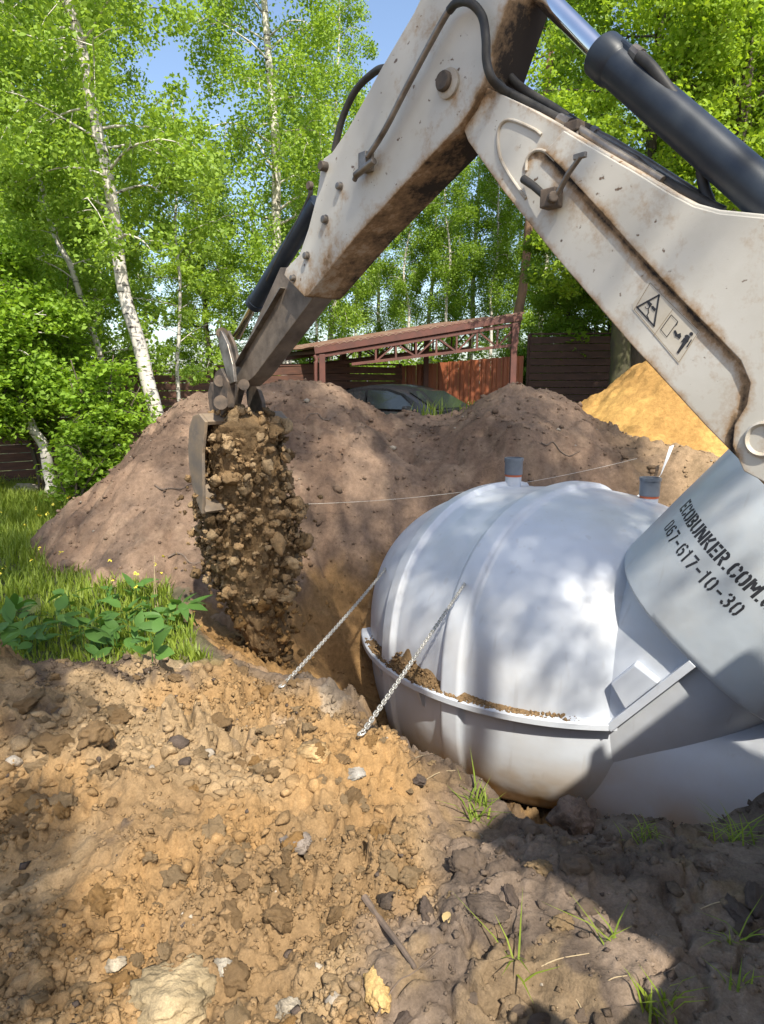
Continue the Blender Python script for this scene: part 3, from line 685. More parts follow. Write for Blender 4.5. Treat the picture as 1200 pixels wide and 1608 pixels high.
# stencilled lettering: strokes laid on the hood surface
def halfO(w, x0=0.1): return [[(w / 2 - .045, .91), (x0 + .07, .89), (x0, .76), (x0, .24), (x0 + .07, .11), (w / 2 - .045, .09)], [(w / 2 + .045, .91), (w - x0 - .07, .89), (w - x0, .76), (w - x0, .24), (w - x0 - .07, .11), (w / 2 + .045, .09)]]
GL = {
 'E': (.56, [[(.1, 0), (.1, 1)], [(.24, .91), (.54, .91)], [(.24, .5), (.48, .5)], [(.24, .09), (.54, .09)]]),
 'C': (.60, [halfO(.6)[0], [(.345, .91), (.43, .89), (.5, .78), (.5, .66)], [(.345, .09), (.43, .11), (.5, .22), (.5, .34)]]),
 'O': (.62, halfO(.62)), '0': (.58, halfO(.58)),
 'B': (.60, [[(.1, 0), (.1, 1)], [(.24, .91), (.40, .9), (.48, .81), (.48, .65), (.40, .545), (.24, .535)], [(.24, .455), (.42, .45), (.5, .36), (.5, .2), (.42, .095), (.24, .09)]]),
 'U': (.62, [[(.1, 1), (.1, .25), (.17, .12), (.265, .09)], [(.52, 1), (.52, .25), (.45, .12), (.355, .09)]]),
 'N': (.64, [[(.1, 0), (.1, 1)], [(.54, 0), (.54, 1)], [(.22, .86), (.42, .14)]]),
 'K': (.62, [[(.1, 0), (.1, 1)], [(.26, .52), (.50, .99)], [(.29, .45), (.53, .01)]]),
 'R': (.62, [[(.1, 0), (.1, 1)], [(.24, .91), (.42, .9), (.5, .8), (.5, .62), (.42, .515), (.24, .5)], [(.36, .40), (.52, .01)]]),
 '.': (.30, [[(.14, 0), (.14, .17)]]),
 'M': (.80, [[(.1, 0), (.1, 1)], [(.70, 0), (.70, 1)], [(.22, .88), (.37, .36)], [(.58, .88), (.43, .36)]]),
 'A': (.64, [[(.06, 0), (.28, 1)], [(.58, 0), (.36, 1)], [(.22, .28), (.42, .28)]]),
 '6': (.58, [[(.47, .80), (.42, .89), (.29, .91)], [(.22, .89), (.1, .76), (.1, .24), (.17, .11), (.25, .09)], [(.25, .56), (.40, .55), (.48, .45), (.48, .22), (.41, .11), (.33, .09)]]),
 '7': (.56, [[(.05, .91), (.50, .91)], [(.47, .79), (.24, 0)]]),
 '1': (.36, [[(.2, 0), (.2, 1)], [(.04, .78), (.10, .84)]]),
 '3': (.58, [[(.1, .76), (.14, .87), (.25, .91)], [(.32, .91), (.42, .88), (.47, .78), (.47, .65), (.41, .55), (.25, .53)], [(.33, .48), (.43, .45), (.49, .35), (.49, .22), (.42, .11), (.33, .09)], [(.25, .09), (.14, .12), (.09, .25)]]),
 '-': (.52, [[(.08, .47), (.44, .47)]]),
}
def resample(pts, step):
    P = np.array(pts, float); out = [P[0]]
    for a, b in zip(P[:-1], P[1:]):
        n = max(1, int(np.linalg.norm(b - a) / step)); out += [a + (b - a) * (j + 1) / n for j in range(n)]
    return np.array(out)
# arc-length table round the hood section, starting at the top left and running to the near side and down
_tt = np.radians(np.linspace(150, -90, 961)); _sec = np.array([tube_pt(0, t, HW + .008, HH + .008, HSN) for t in _tt]); _arc = np.concatenate([[0], np.cumsum(np.linalg.norm(np.diff(_sec, axis=0), axis=1))])
def on_hood(arc, s):
    t = np.interp(arc, _arc, _tt); f = (s - SR) / 1.0
    p = tube_pt(s, t, HW + .0045 + .012 * min(max(f, 0), 1), HH + .0045 + .012 * min(max(f, 0), 1), HSN); return p
def write(text, arc0, s0, size, weight, spacing, name='lettering'):
    x = 0
    for ch in text:
        w, strokes = GL[ch]; V = []; F = []
        for st in strokes:
            P = resample(st, .06)
            T = np.gradient(P, axis=0); T /= np.linalg.norm(T, axis=1)[:, None]; Nn = np.stack([-T[:, 1], T[:, 0]], -1)
            b = len(V)
            for p, n_ in zip(P, Nn):
                for sg in (-.5, 0, .5):
                    qx = (x + p[0] + n_[0] * sg * weight) * size; qy = (p[1] + n_[1] * sg * weight) * size
                    V.append(on_hood(arc0 + qx, s0 + qy))
            for i in range(len(P) - 1):
                for j in (0, 1): F.append((b + i * 3 + j, b + i * 3 + j + 1, b + (i + 1) * 3 + j + 1, b + (i + 1) * 3 + j))
        x += w + spacing; MB().add(V, F).build('letter', M['ink'], hood, fix=False)
LETTER_ARC, LETTER_S = 1.50, SR + .52
write('ECOBUNKER.COM.UA', LETTER_ARC, LETTER_S, .093, .19, .045)
write('067-617-10-30', LETTER_ARC + .045, LETTER_S - .145, .092, .15, .10)

# ------------------------------------------------------------------ chains, string, tape
M['chain'] = pmat('galvanised_steel', (.52, .50, .46), (.38, .36, .33), 30, .45, .55, .1)
def link_mesh():
    mb = MB(); L_, R_ = .020, .0085; pts = []
    for i in range(20):
        a = 2 * math.pi * i / 20; pts.append(((L_ - R_) * (1 if math.cos(a) > 0 else -1) + R_ * math.cos(a), R_ * math.sin(a), 0))
    P = np.array(pts); n = len(P); seg = 6; V = []
    for i in range(n):
        t = nrm(P[(i + 1) % n] - P[i - 1]); up = np.array([0, 0, 1.0]); s_ = np.cross(t, up)
        for k_ in range(seg):
            a = 2 * math.pi * k_ / seg; V.append(P[i] + (s_ * math.cos(a) + up * math.sin(a)) * .0033)
    F = [(i * seg + k_, i * seg + (k_ + 1) % seg, ((i + 1) % n) * seg + (k_ + 1) % seg, ((i + 1) % n) * seg + k_) for i in range(n) for k_ in range(seg)]
    m = mb.add(V, F).mesh('link', True); m.materials.append(M['chain']); return m
LINK = link_mesh()
def chain(a, b, sag, label):
    a = np.asarray(a, float); b = np.asarray(b, float); root = empty('chain', b); tag(root, label, 'chain')
    n = int(np.linalg.norm(b - a) / .0275); P = [a + (b - a) * t + np.array([0, 0, -sag * 4 * t * (1 - t)]) for t in np.linspace(0, 1, n + 1)]
    for i in range(n):
        d = nrm(P[i + 1] - P[i]); s_ = nrm(np.cross(d, (0, 0, 1))); u = np.cross(s_, d); tw = math.pi / 4 + (i % 2) * math.pi / 2 + .15 * math.sin(i * 1.7)
        y_ = s_ * math.cos(tw) + u * math.sin(tw); z_ = np.cross(d, y_); c = (P[i] + P[i + 1]) / 2
        o = bpy.data.objects.new('link', LINK); COL.objects.link(o); o.parent = root
        o.matrix_local = Matrix(((d[0], y_[0], z_[0], c[0] - b[0]), (d[1], y_[1], z_[1], c[1] - b[1]), (d[2], y_[2], z_[2], c[2] - b[2]), (0, 0, 0, 1)))
    d = nrm(P[1] - P[0]); MB().tube(_ring(a, d, .02), .0045, 7).build('hook', M['chain'], root, True); MB().tube(_ring(b + np.array([0, 0, .004]), np.array([.8, .3, .2]), .016), .004, 7).build('hook', M['chain'], root, True)
    return root
def _ring(c, d, r_):
    u = nrm(np.cross(d, (0, 0, 1))); v = nrm(d); return [c + (v * math.cos(t) + u * math.sin(t) * .7) * r_ for t in np.linspace(0, 5.6, 16)]
def rayhit_ground(px, py):
    rr_ = ray(px, py); Y_ = np.linspace(1.2, 7, 900); p = CAM + rr_ * (Y_ / rr_[1])[:, None]; g = gzb(p[:, 0], p[:, 1]); k_ = np.argmax(p[:, 2] < g); return p[k_]
def rayhit_dome(px, py):
    rr_ = ray(px, py); Y_ = np.linspace(3.2, 7, 1500)
    for y_ in Y_:
        p = CAM + rr_ * (y_ / rr_[1]); rho = math.hypot(p[0] - TC[0], p[1] - TC[1]) / TR
        if rho < 1 and TC[2] < p[2] < TC[2] + TH * (1 - rho ** 2.5) ** .4: return p
    return PY(px, py, 5)
chain(rayhit_dome(606, 893) , rayhit_ground(443, 1078), .015, 'galvanised chain from the rounded end of the tank to the ground, the far one')
chain(rayhit_dome(733, 912) , rayhit_ground(568, 1160) + np.array([0, 0, .02]), .005, 'galvanised chain from the middle rib of the tank to the ground, the near one')
M['string'] = pmat('white_twine', (.62, .58, .5), None, 20, .9, 0, 0)
pa, pb = PY(455, 792, 5.9), PY(1000, 720, 6.6)
MBs = MB(); MBs.tube([pa + (pb - pa) * t + np.array([0, 0, -.10 * 4 * t * (1 - t)]) for t in np.linspace(0, 1, 24)], .0018, 5)
tag(MBs.build('string_line', M['string']), 'thin pale string stretched across the soil heap behind the tank', 'string')
M['tape'] = pmat('white_tape', (.72, .72, .70), None, 12, .5, 0, 0)
tp = [PY(x, y, Yv) for x, y, Yv in ((1055, 700, 6.55), (1047, 722, 6.5), (1038, 745, 6.45), (1022, 765, 6.4), (1000, 782, 6.4))]
V = []; F = []
for i, p in enumerate(tp):
    tw = .6 * i; d = np.array([math.cos(tw), .3 * math.sin(tw), .35]) * .022; V += [p - d, p + d]
    if i: F.append((2 * i - 2, 2 * i - 1, 2 * i + 1, 2 * i))
o = MB().add(V, F).build('plastic_tape', M['tape']); sm = o.modifiers.new('solid', 'SOLIDIFY'); sm.thickness = .003
tag(o, 'torn white plastic tape hanging on the foot of the sand heap', 'tape')

# ------------------------------------------------------------------ backhoe
def paint_mat(name):
    m, N, L, b = new_mat(name); setin(b, Roughness=.5); b.inputs['Specular IOR Level'].default_value = .4
    at = N.new('ShaderNodeAttribute'); at.attribute_name = 'grime_shade'
    n0 = noise_node(N, L, 2.2, 4, .6); r0 = ramp(N, L, n0.outputs[0], .3, .75)
    c = mixc(N, L, r0.outputs[0], (.555, .535, .49), (.44, .41, .35))
    # scratches, chips
    ns = noise_node(N, L, 34, 3, .5, stretch=(.35, 1, 1)); rs = ramp(N, L, ns.outputs[0], .68, .73); c = mixc(N, L, rs.outputs[0], c, (.13, .085, .055))
    nv = N.new('ShaderNodeTexVoronoi'); nv.inputs['Scale'].default_value = 9; tc = N.new('ShaderNodeTexCoord'); L.new(tc.outputs['Object'], nv.inputs['Vector'])
    n9 = noise_node(N, L, 40, 3, .6); ad9 = N.new('ShaderNodeMath'); ad9.operation = 'MULTIPLY_ADD'; L.new(n9.outputs[0], ad9.inputs[0]); ad9.inputs[1].default_value = .1; L.new(nv.outputs['Distance'], ad9.inputs[2])
    rv = ramp(N, L, ad9.outputs[0], .075, .10, (1, 1, 1, 1), (0, 0, 0, 1)); c = mixc(N, L, rv.outputs[0], c, (.10, .07, .05))
    # grime and rust, plus the dipper's painted shade, thick where the attribute is high
    n1 = noise_node(N, L, 9, 6, .7); n2 = noise_node(N, L, 45, 5, .7)
    s1 = N.new('ShaderNodeMath'); s1.operation = 'ADD'; L.new(at.outputs['Fac'], s1.inputs[0])
    k = N.new('ShaderNodeMath'); k.operation = 'MULTIPLY_ADD'; L.new(n1.outputs[0], k.inputs[0]); k.inputs[1].default_value = 1.1; k.inputs[2].default_value = -.475; 
    k2 = N.new('ShaderNodeMath'); k2.operation = 'MULTIPLY_ADD'; L.new(n2.outputs[0], k2.inputs[0]); k2.inputs[1].default_value = .5; k2.inputs[2].default_value = -.25
    s2 = N.new('ShaderNodeMath'); s2.operation = 'ADD'; L.new(k.outputs[0], s2.inputs[0]); L.new(k2.outputs[0], s2.inputs[1]); L.new(s2.outputs[0], s1.inputs[1])
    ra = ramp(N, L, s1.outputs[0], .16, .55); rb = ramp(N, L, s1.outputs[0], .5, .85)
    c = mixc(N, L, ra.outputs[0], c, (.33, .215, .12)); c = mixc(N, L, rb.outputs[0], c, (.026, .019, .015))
    L.new(c, b.inputs['Base Color'])
    rg = N.new('ShaderNodeMapRange'); rg.inputs['To Min'].default_value = .42; rg.inputs['To Max'].default_value = .9; L.new(ra.outputs[0], rg.inputs['Value']); L.new(rg.outputs[0], b.inputs['Roughness'])
    bumpn(N, L, b, n2.outputs[0], .12, .004); return m
M['paint'] = paint_mat('worn_white_paint')
M['brownpaint'] = pmat('dirt_caked_steel', (.20, .125, .075), (.06, .042, .032), 6, .85, 0, .4, 40, .006)
M['steel'] = pmat('worn_steel', (.30, .27, .24), (.10, .08, .065), 12, .45, .7, .25, 50, .004)
M['darksteel'] = pmat('greasy_steel', (.055, .046, .04), (.17, .125, .09), 14, .75, .2, .3, 40, .005)
M['chrome'] = pmat('chrome_rod', (.80, .80, .82), (.7, .7, .72), 5, .10, 1.0, 0)
M['brass'] = pmat('stained_rod', (.62, .52, .32), (.55, .5, .4), 8, .18, 1.0, 0)
M['cyl'] = pmat('dark_blue_cylinder', (.016, .023, .038), (.032, .04, .052), 9, .40, 0, .06, 60, .002, spec=.3)
M['rubber'] = pmat('rubber_hose', (.018, .017, .016), (.05, .045, .04), 18, .6, 0, .15, 90, .002)
M['bucket'] = pmat('bucket_steel', (.17, .14, .115), (.30, .22, .14), 7, .7, .3, .4, 40, .006)
M['black'] = pmat('black_plastic', (.015, .015, .016), None, 8, .5, 0, .1)
hB = nrm([-.66, .75, 0]); nB = np.array([hB[1], -hB[0], 0])     # boom plane: hB runs away from the machine, nB to its far side
PB0 = PY(705, 130, 2.8)
def I(px, py, off=0.0):
    r_ = ray(px, py); return CAM + r_ * ((np.dot(PB0 - CAM, nB) + off) / np.dot(r_, nB))
backhoe = empty('backhoe', (3.0, -.4, 0))
tag(backhoe, 'white backhoe reaching its worn boom and bucket over the pit from the right', 'backhoe')
def plate(name, pix, off, thick, step, grime_shade_fn, mat, parent, bevel=.004):
    poly = [I(x, y, off) for x, y in pix]
    bm = bmesh.new(); v0 = [bm.verts.new(Vector(p)) for p in poly]; f = bm.faces.new(v0)
    r_ = bmesh.ops.extrude_face_region(bm, geom=[f]); bmesh.ops.translate(bm, vec=Vector(nB * thick), verts=[e for e in r_['geom'] if isinstance(e, bmesh.types.BMVert)])
    bmesh.ops.recalc_face_normals(bm, faces=bm.faces)
    be = [e for e in bm.edges if e.calc_face_angle(0) > math.radians(60)]
    bmesh.ops.bevel(bm, geom=be, offset=bevel, segments=2, affect='EDGES', profile=.5)
    P = np.array(poly); hh = P @ hB
    for a in np.arange(hh.min() + step, hh.max(), step):
        bmesh.ops.bisect_plane(bm, geom=bm.verts[:] + bm.edges[:] + bm.faces[:], plane_co=Vector(hB * a + nB * np.dot(P[0], nB)), plane_no=Vector(hB))
    for a in np.arange(P[:, 2].min() + step, P[:, 2].max(), step):
        bmesh.ops.bisect_plane(bm, geom=bm.verts[:] + bm.edges[:] + bm.faces[:], plane_co=Vector((0, 0, a)), plane_no=Vector((0, 0, 1)))
    m = bpy.data.meshes.new(name); bm.to_mesh(m); bm.free()
    co = np.zeros(len(m.vertices) * 3, np.float32); m.vertices.foreach_get('co', co); co = co.reshape(-1, 3).astype(float)
    g = grime_shade_fn(co); at = m.attributes.new('grime_shade', 'FLOAT', 'POINT'); at.data.foreach_set('value', g.astype(np.float32))
    return obj(name, m, mat, parent)
def dline(co, pix, off=0.0):
    P = np.array([I(x, y, off) for x, y in pix]); d = np.full(len(co), 9.0); A = np.stack([co @ hB, co[:, 2]], -1); Q = np.stack([P @ hB, P[:, 2]], -1); sd = np.zeros(len(co))
    for a, b in zip(Q[:-1], Q[1:]):
        e = b - a; t = np.clip(((A - a) @ e) / (e @ e), 0, 1); v = A - a - t[:, None] * e; dd = np.hypot(v[:, 0], v[:, 1]); k = dd < d
        sd = np.where(k, np.sign(e[0] * v[:, 1] - e[1] * v[:, 0]), sd); d = np.minimum(d, dd)
    return d, sd
# --- boom
BOOM = [(735, 172), (745, 148), (757, 134), (775, 142), (830, 168), (880, 196), (930, 226), (1000, 266), (1050, 297), (1090, 318), (1130, 329), (1200, 336), (1330, 342), (1480, 560), (1480, 1050), (1330, 900), (1200, 762), (1110, 671), (990, 540), (870, 400), (790, 300), (735, 222), (727, 200)]
GROOVE = [(826, 262), (834, 242), (855, 238), (880, 262), (1000, 395), (1060, 460), (1130, 532), (1163, 566), (1178, 602), (1172, 636), (1153, 668), (1150, 700), (1168, 740)]
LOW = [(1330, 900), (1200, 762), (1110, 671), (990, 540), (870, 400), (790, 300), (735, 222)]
def boom_grime(co):
    d, s = dline(co, GROOVE); g = (.36 + .3 * vnoise(co @ hB * 9, co[:, 2] * 9, 5)) * np.exp(-(d / .020) ** 2) + .40 * np.exp(-(d / .07)) * (s > 0) * .8
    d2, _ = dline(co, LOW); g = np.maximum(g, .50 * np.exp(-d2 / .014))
    d3, _ = dline(co, [(728, 200), (740, 160), (775, 142)]); g = np.maximum(g, .7 * np.exp(-d3 / .04))
    d4, _ = dline(co, [(865, 320), (875, 300)]); g = np.maximum(g, .55 * np.exp(-d4 / .035))
    d5, _ = dline(co, [(775, 142), (930, 226), (1090, 318)]); return np.maximum(g, .3 * np.exp(-d5 / .015))
boom = plate('boom', BOOM, 0, .19, .018, boom_grime, M['paint'], backhoe)
UPPER = GROOVE[2:] + [(1200, 775 - 18), (1330, 885), (1470, 1020), (1470, 565), (1325, 347), (1200, 342), (1130, 335), (1090, 324), (1050, 303), (1000, 272), (930, 232), (885, 205)]
def upper_grime(co):
    d, s = dline(co, GROOVE); return np.maximum((.30 + .35 * vnoise(co @ hB * 9, co[:, 2] * 9, 5)) * np.exp(-(d / .022) ** 2), .05)
plate('boom_side_plate', UPPER, -.013, .012, .02, upper_grime, M['paint'], boom, .003)
def bead(name, pix, r, mat, parent, off=-.002, seg=8, smooth=True):
    return MB().tube([I(x, y, off) for x, y in smooth_px(pix)], r, seg).build(name, mat, parent, smooth)
def smooth_px(pix, n=6):
    P = np.array(pix, float)
    if len(P) < 3: return P
    E_ = np.vstack([2 * P[0] - P[1], P, 2 * P[-1] - P[-2]]); out = []
    for i in range(1, len(E_) - 2):
        for t in np.arange(n) / n:
            a, b, c, d = E_[i - 1:i + 3]; out.append(.5 * (2 * b + (c - a) * t + (2 * a - 5 * b + 4 * c - d) * t * t + (3 * b - a - 3 * c + d) * t ** 3))
    out.append(P[-1]); return np.array(out)
def smooth3(P, n=6): return smooth_px(P, n) if len(P) < 3 else _sm3(np.array(P, float), n)
def _sm3(P, n):
    E_ = np.vstack([2 * P[0] - P[1], P, 2 * P[-1] - P[-2]]); out = []
    for i in range(1, len(E_) - 2):
        for t in np.arange(n) / n:
            a, b, c, d = E_[i - 1:i + 3]; out.append(.5 * (2 * b + (c - a) * t + (2 * a - 5 * b + 4 * c - d) * t * t + (3 * b - a - 3 * c + d) * t ** 3))
    out.append(P[-1]); return np.array(out)
M['plainpaint'] = pmat('plain_white_paint', (.46, .43, .38), (.30, .24, .17), 14, .55, 0, .2, 60, .003)
bead('weld_bead', [(850, 212), (838, 203), (805, 189), (789, 193), (782, 212), (785, 245), (800, 275), (826, 312)], .006, M['plainpaint'], boom)
bead('weld_bead', [(826, 268), (828, 250), (840, 237), (856, 238), (872, 252)], .006, M['plainpaint'], boom)
# boss at the right edge
def disc(name, px, py, r_, h_, mat, parent, off=0.0, seg=24, prof=None):
    p = I(px, py, off); return MB().lathe(p, -nB, prof or [(0, r_), (h_ * .8, r_), (h_, r_ * .85)], seg).build(name, mat, parent, True)
disc('boss', 1200, 690, .05, .03, M['plainpaint'], boom, -.008, 28, [(0, .052), (.012, .05), (.016, .044), (.004, .036), (.002, .001)])
# lever and valve on the boom
lv = MB(); lv.tube([I(862, 318, -.01), I(870, 308, -.075)], .018, 12); lv.box(I(866, 312, -.035), (.06, .05, .06), (hB, nB, (0, 0, 1)))
lever = lv.build('stop_valve', M['darksteel'], boom, False, .005)
MB().tube([I(875, 306, -.06), I(893, 272, -.075), I(912, 246, -.085)], [.010, .009, .008], 10).build('lever', M['steel'], lever, True)
MB().box(I(911, 245, -.085), (.045, .012, .018), (hB, nB, (0, 0, 1))).build('lever_tab', M['steel'], lever, bevel=.003)
MB().tube([I(822, 281, -.02), I(838, 292, -.03), I(858, 310, -.035)], [.014, .013, .012], 10).build('valve_hose', M['rubber'], lever, True)
# warning sticker: two paper fields with printed pictograms
M['paper'] = pmat('aged_sticker', (.53, .49, .42), (.46, .41, .33), 16, .6, 0, .05)
def flatpoly(name, pixs, off, mat, parent):
    mb = MB()
    for pix in pixs: P = [I(x, y, off) for x, y in pix]; mb.add(P, [tuple(range(len(P)))])
    return mb.build(name, mat, parent, fix=False)
st_ = flatpoly('warning_sticker', [[(1019, 441), (1099, 521), (1066, 572), (993, 486), (994, 477)]], -.0012, M['paper'], boom)
def ribbonpx(pts, w):
    out = []
    for a, b in zip(pts[:-1], pts[1:]):
        a = np.array(a, float); b = np.array(b, float); d = (b - a) / np.linalg.norm(b - a); n_ = np.array([-d[1], d[0]]) * w / 2; a = a - d * w * .3; b = b + d * w * .3
        out.append([tuple(a + n_), tuple(b + n_), tuple(b - n_), tuple(a - n_)])
    return out
def zz(x, y): return (960 + x / 1200 * 170, 420 + y / 1271 * 180)       # measured on an enlarged crop
def zl(pts): return [zz(*p) for p in pts]
def circ(cx, cy, r_): return [zz(cx + r_ * math.cos(a), cy + r_ * math.sin(a)) for a in np.linspace(0, 6.283, 13)[:-1]]
pict = ribbonpx(zl([(285, 440), (530, 305), (475, 650), (285, 440)]), 2.6)
pict += [zl([(395, 390), (420, 375), (455, 405), (430, 445)]), zl([(440, 430), (465, 425), (495, 460), (480, 490), (450, 460)])] + ribbonpx(zl([(425, 430), (410, 460), (415, 500), (395, 530), (410, 560), (418, 585)]), 1.4) + ribbonpx(zl([(410, 455), (385, 455), (375, 435)]), 1.0)
pict += ribbonpx(zl([(665, 525), (738, 600), (615, 770), (548, 690), (665, 525)]), 1.1) + ribbonpx(zl([(735, 610), (722, 640)]), 1.2)
pict += [zl([(690, 700), (715, 695), (735, 740), (770, 725), (775, 770), (755, 795), (730, 770), (710, 765)]), circ(887, 737, 22), zl([(812, 755), (840, 742), (875, 770), (850, 830), (820, 800)]), zl([(815, 790), (850, 820), (745, 958), (725, 940)]), zl([(825, 780), (812, 805), (785, 830), (770, 825), (805, 780)]), zl([(885, 795), (895, 803), (845, 887), (832, 878)])]
flatpoly('pictogram', pict, -.0026, M['ink'], st_)
M['stickline'] = pmat('sticker_edge', (.22, .15, .09), None, 20, .7, 0, 0)
flatpoly('sticker_edge', ribbonpx([(1021, 444), (1097, 521), (1066, 569), (996, 486), (1021, 444)], .7) + ribbonpx([(1026, 528), (1057, 485)], .6), -.0022, M['stickline'], st_)
# --- dipper
DIP = [(702, -90), (650, 20), (600, 105), (570, 160), (545, 205), (521, 240), (508, 249), (503, 268), (497, 310), (484, 360), (470, 400), (449, 422), (446, 432), (478, 466), (484, 464), (560, 371), (640, 284), (722, 196), (742, 168), (757, 134), (800, 0), (828, -90)]
DEDGE = [(478, 466), (560, 371), (640, 284), (722, 196), (742, 168), (757, 134), (800, 0)]
def dip_grime_shade(co):
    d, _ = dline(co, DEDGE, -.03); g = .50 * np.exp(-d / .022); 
    far = np.clip(((co - PB0) @ nB + .03) / .05, 0, 1); tt = np.clip((co @ hB - np.dot(I(760, 134), hB)) / .55, 0, 1); g = np.maximum(g, (1.15 - .5 * tt) * far)  # underside and far side: grease, with their shade also put into the colour
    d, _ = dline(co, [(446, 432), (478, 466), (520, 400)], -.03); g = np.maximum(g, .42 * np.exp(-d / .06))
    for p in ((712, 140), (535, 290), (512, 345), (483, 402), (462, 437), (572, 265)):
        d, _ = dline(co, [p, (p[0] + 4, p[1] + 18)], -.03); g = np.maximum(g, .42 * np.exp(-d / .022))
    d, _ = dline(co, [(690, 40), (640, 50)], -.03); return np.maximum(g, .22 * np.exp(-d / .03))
dip = plate('dipper_arm', DIP, -.03, .21, .018, dip_grime_shade, M['paint'], backhoe)
for px, py, r_ in ((703, 130, .036), (512, 262, .022), (535, 293, .015), (512, 345, .017), (483, 402, .016), (462, 437, .014)):
    disc('pin' if r_ > .02 else 'bolt', px, py, r_, .034 if r_ > .02 else .022, M['darksteel' if r_ > .02 else 'steel'], dip, -.03, 20, None if r_ > .02 else [(0, r_ * 1.3), (.005, r_ * 1.3), (.005, r_), (.02, r_), (.022, r_ * .8)])
disc('pin_boss', 706, 132, .052, .016, M['plainpaint'], dip, -.03)
# hydraulic pipe on the dipper side
off = -.075
MB().tube([I(x, y, off) for x, y in smooth_px([(708, 12), (690, 42), (640, 135), (605, 203), (578, 246)])], .0125, 12).build('hydraulic_pipe', M['steel'], dip, True)
cl_ = MB(); cl_.box(I(575, 255, -.055), (.05, .05, .075), (hB, nB, (0, 0, 1))); cl_.tube([I(588, 252, -.07), I(558, 276, -.07)], .016, 10); cl_.tube([I(563, 270, -.07), I(556, 284, -.07)], .012, 8)
cl_.build('pipe_fitting', M['steel'], dip, False, .004)
def hose(name, pts, r_, parent, mat='rubber'):
    return MB().tube(_sm3(np.array([I(*p) for p in pts]), 7), r_, 12).build(name, M[mat], parent, True)
hose('hydraulic_hose', [(706, 16, -.075), (718, 4, -.085), (738, 4, -.09), (757, 25, -.07), (763, 60, -.075), (764, 95, -.07), (772, 122, -.055), (788, 139, .0), (808, 150, .05), (850, 172, .08), (880, 188, .085)], .0155, dip)
hose('hydraulic_hose', [(608, 106, .08), (590, 112, .08), (560, 140, .08), (540, 180, .08), (530, 215, .08), (525, 238, .08)], .016, dip)
hose('hydraulic_hose', [(590, 145, .13), (572, 175, .13), (560, 200, .13), (552, 215, .13)], .013, dip)
hose('hydraulic_hose', [(800, 120, .10), (815, 135, .11), (840, 152, .11), (870, 170, .115), (905, 193, .12), (925, 205, .12)], .0155, dip)
hose('hydraulic_hose', [(783, 128, .05), (792, 140, .055), (798, 158, .06), (815, 172, .07)], .012, dip)
hose('hydraulic_hose', [(802, 158, .10), (840, 180, .10), (880, 205, .10), (930, 228, .10), (1000, 268, .10)], .016, boom)
# steel pipes along the top of the boom
for a_ in ([(884, 190, .085), (935, 218, .085), (1000, 252, .085), (1030, 278, .085)], [(925, 205, .125), (960, 222, .125), (1020, 258, .125), (1090, 303, .125), (1115, 318, .125)], [(905, 200, .06), (960, 236, .06), (1040, 284, .06)]):
    MB().tube(np.array([I(*p) for p in a_]), .0145, 12).build('hydraulic_pipe', M['steel'], boom, True)
hose('hydraulic_hose', [(1028, 276, .085), (1050, 290, .085), (1078, 305, .085), (1110, 322, .09), (1135, 334, .10)], .019, boom)
for p in ((884, 190, .085), (925, 206, .125)):
    q_ = I(*p); MB().lathe(q_ - nrm(I(p[0] + 20, p[1] + 11, p[2]) - q_) * .02, nrm(I(p[0] + 20, p[1] + 11, p[2]) - q_), [(0, .019), (.03, .02), (.03, .023), (.055, .023), (.055, .017)], 8).build('pipe_fitting', M['steel'], boom)
MB().box(I(913, 205, .10), (.055, .13, .035), (hB, nB, (0, 0, 1))).build('pipe_clamp', M['darksteel'], boom, bevel=.005)
MB().tube([I(905, 220, .03), I(908, 198, .06), I(925, 196, .12)], .006, 6).build('pipe_clamp', M['steel'], boom)
# --- dipper ram
oc = .095
ra_, rb_ = I(944, 84, oc), I(1290, 385, oc); ax_ = nrm(rb_ - ra_)
ram = MB().lathe(ra_, ax_, [(-.002, .030), (0, .064), (.006, .069), (.075, .069), (.085, .063), (.09, .0615), (np.linalg.norm(rb_ - ra_), .0615)], 40).build('dipper_ram', M['cyl'], backhoe, True)
MB().lathe(I(815, -45, oc), nrm(ra_ - I(815, -45, oc)), [(0, .034), (np.linalg.norm(ra_ - I(815, -45, oc)) + .01, .034)], 28).build('ram_rod', M['chrome'], ram, True)
pt = I(1002, 86, oc + .0); hose('ram_hose', [(1003, 88, .06), (1022, 104, .06), (1050, 140, .07), (1085, 190, .09), (1098, 240, .12), (1105, 290, .12), (1115, 320, .10)], .017, ram)
MB().lathe(I(1000, 84, .07), nrm(I(1022, 104, .06) - I(1000, 84, .07)), [(-.02, .02), (.02, .022), (.02, .018), (.06, .018)], 10).build('pipe_fitting', M['steel'], ram)
MB().box(I(985, 84, .09), (.06, .06, .05), (ax_, nB, np.cross(ax_, nB))).build('ram_port', M['cyl'], ram, bevel=.008)
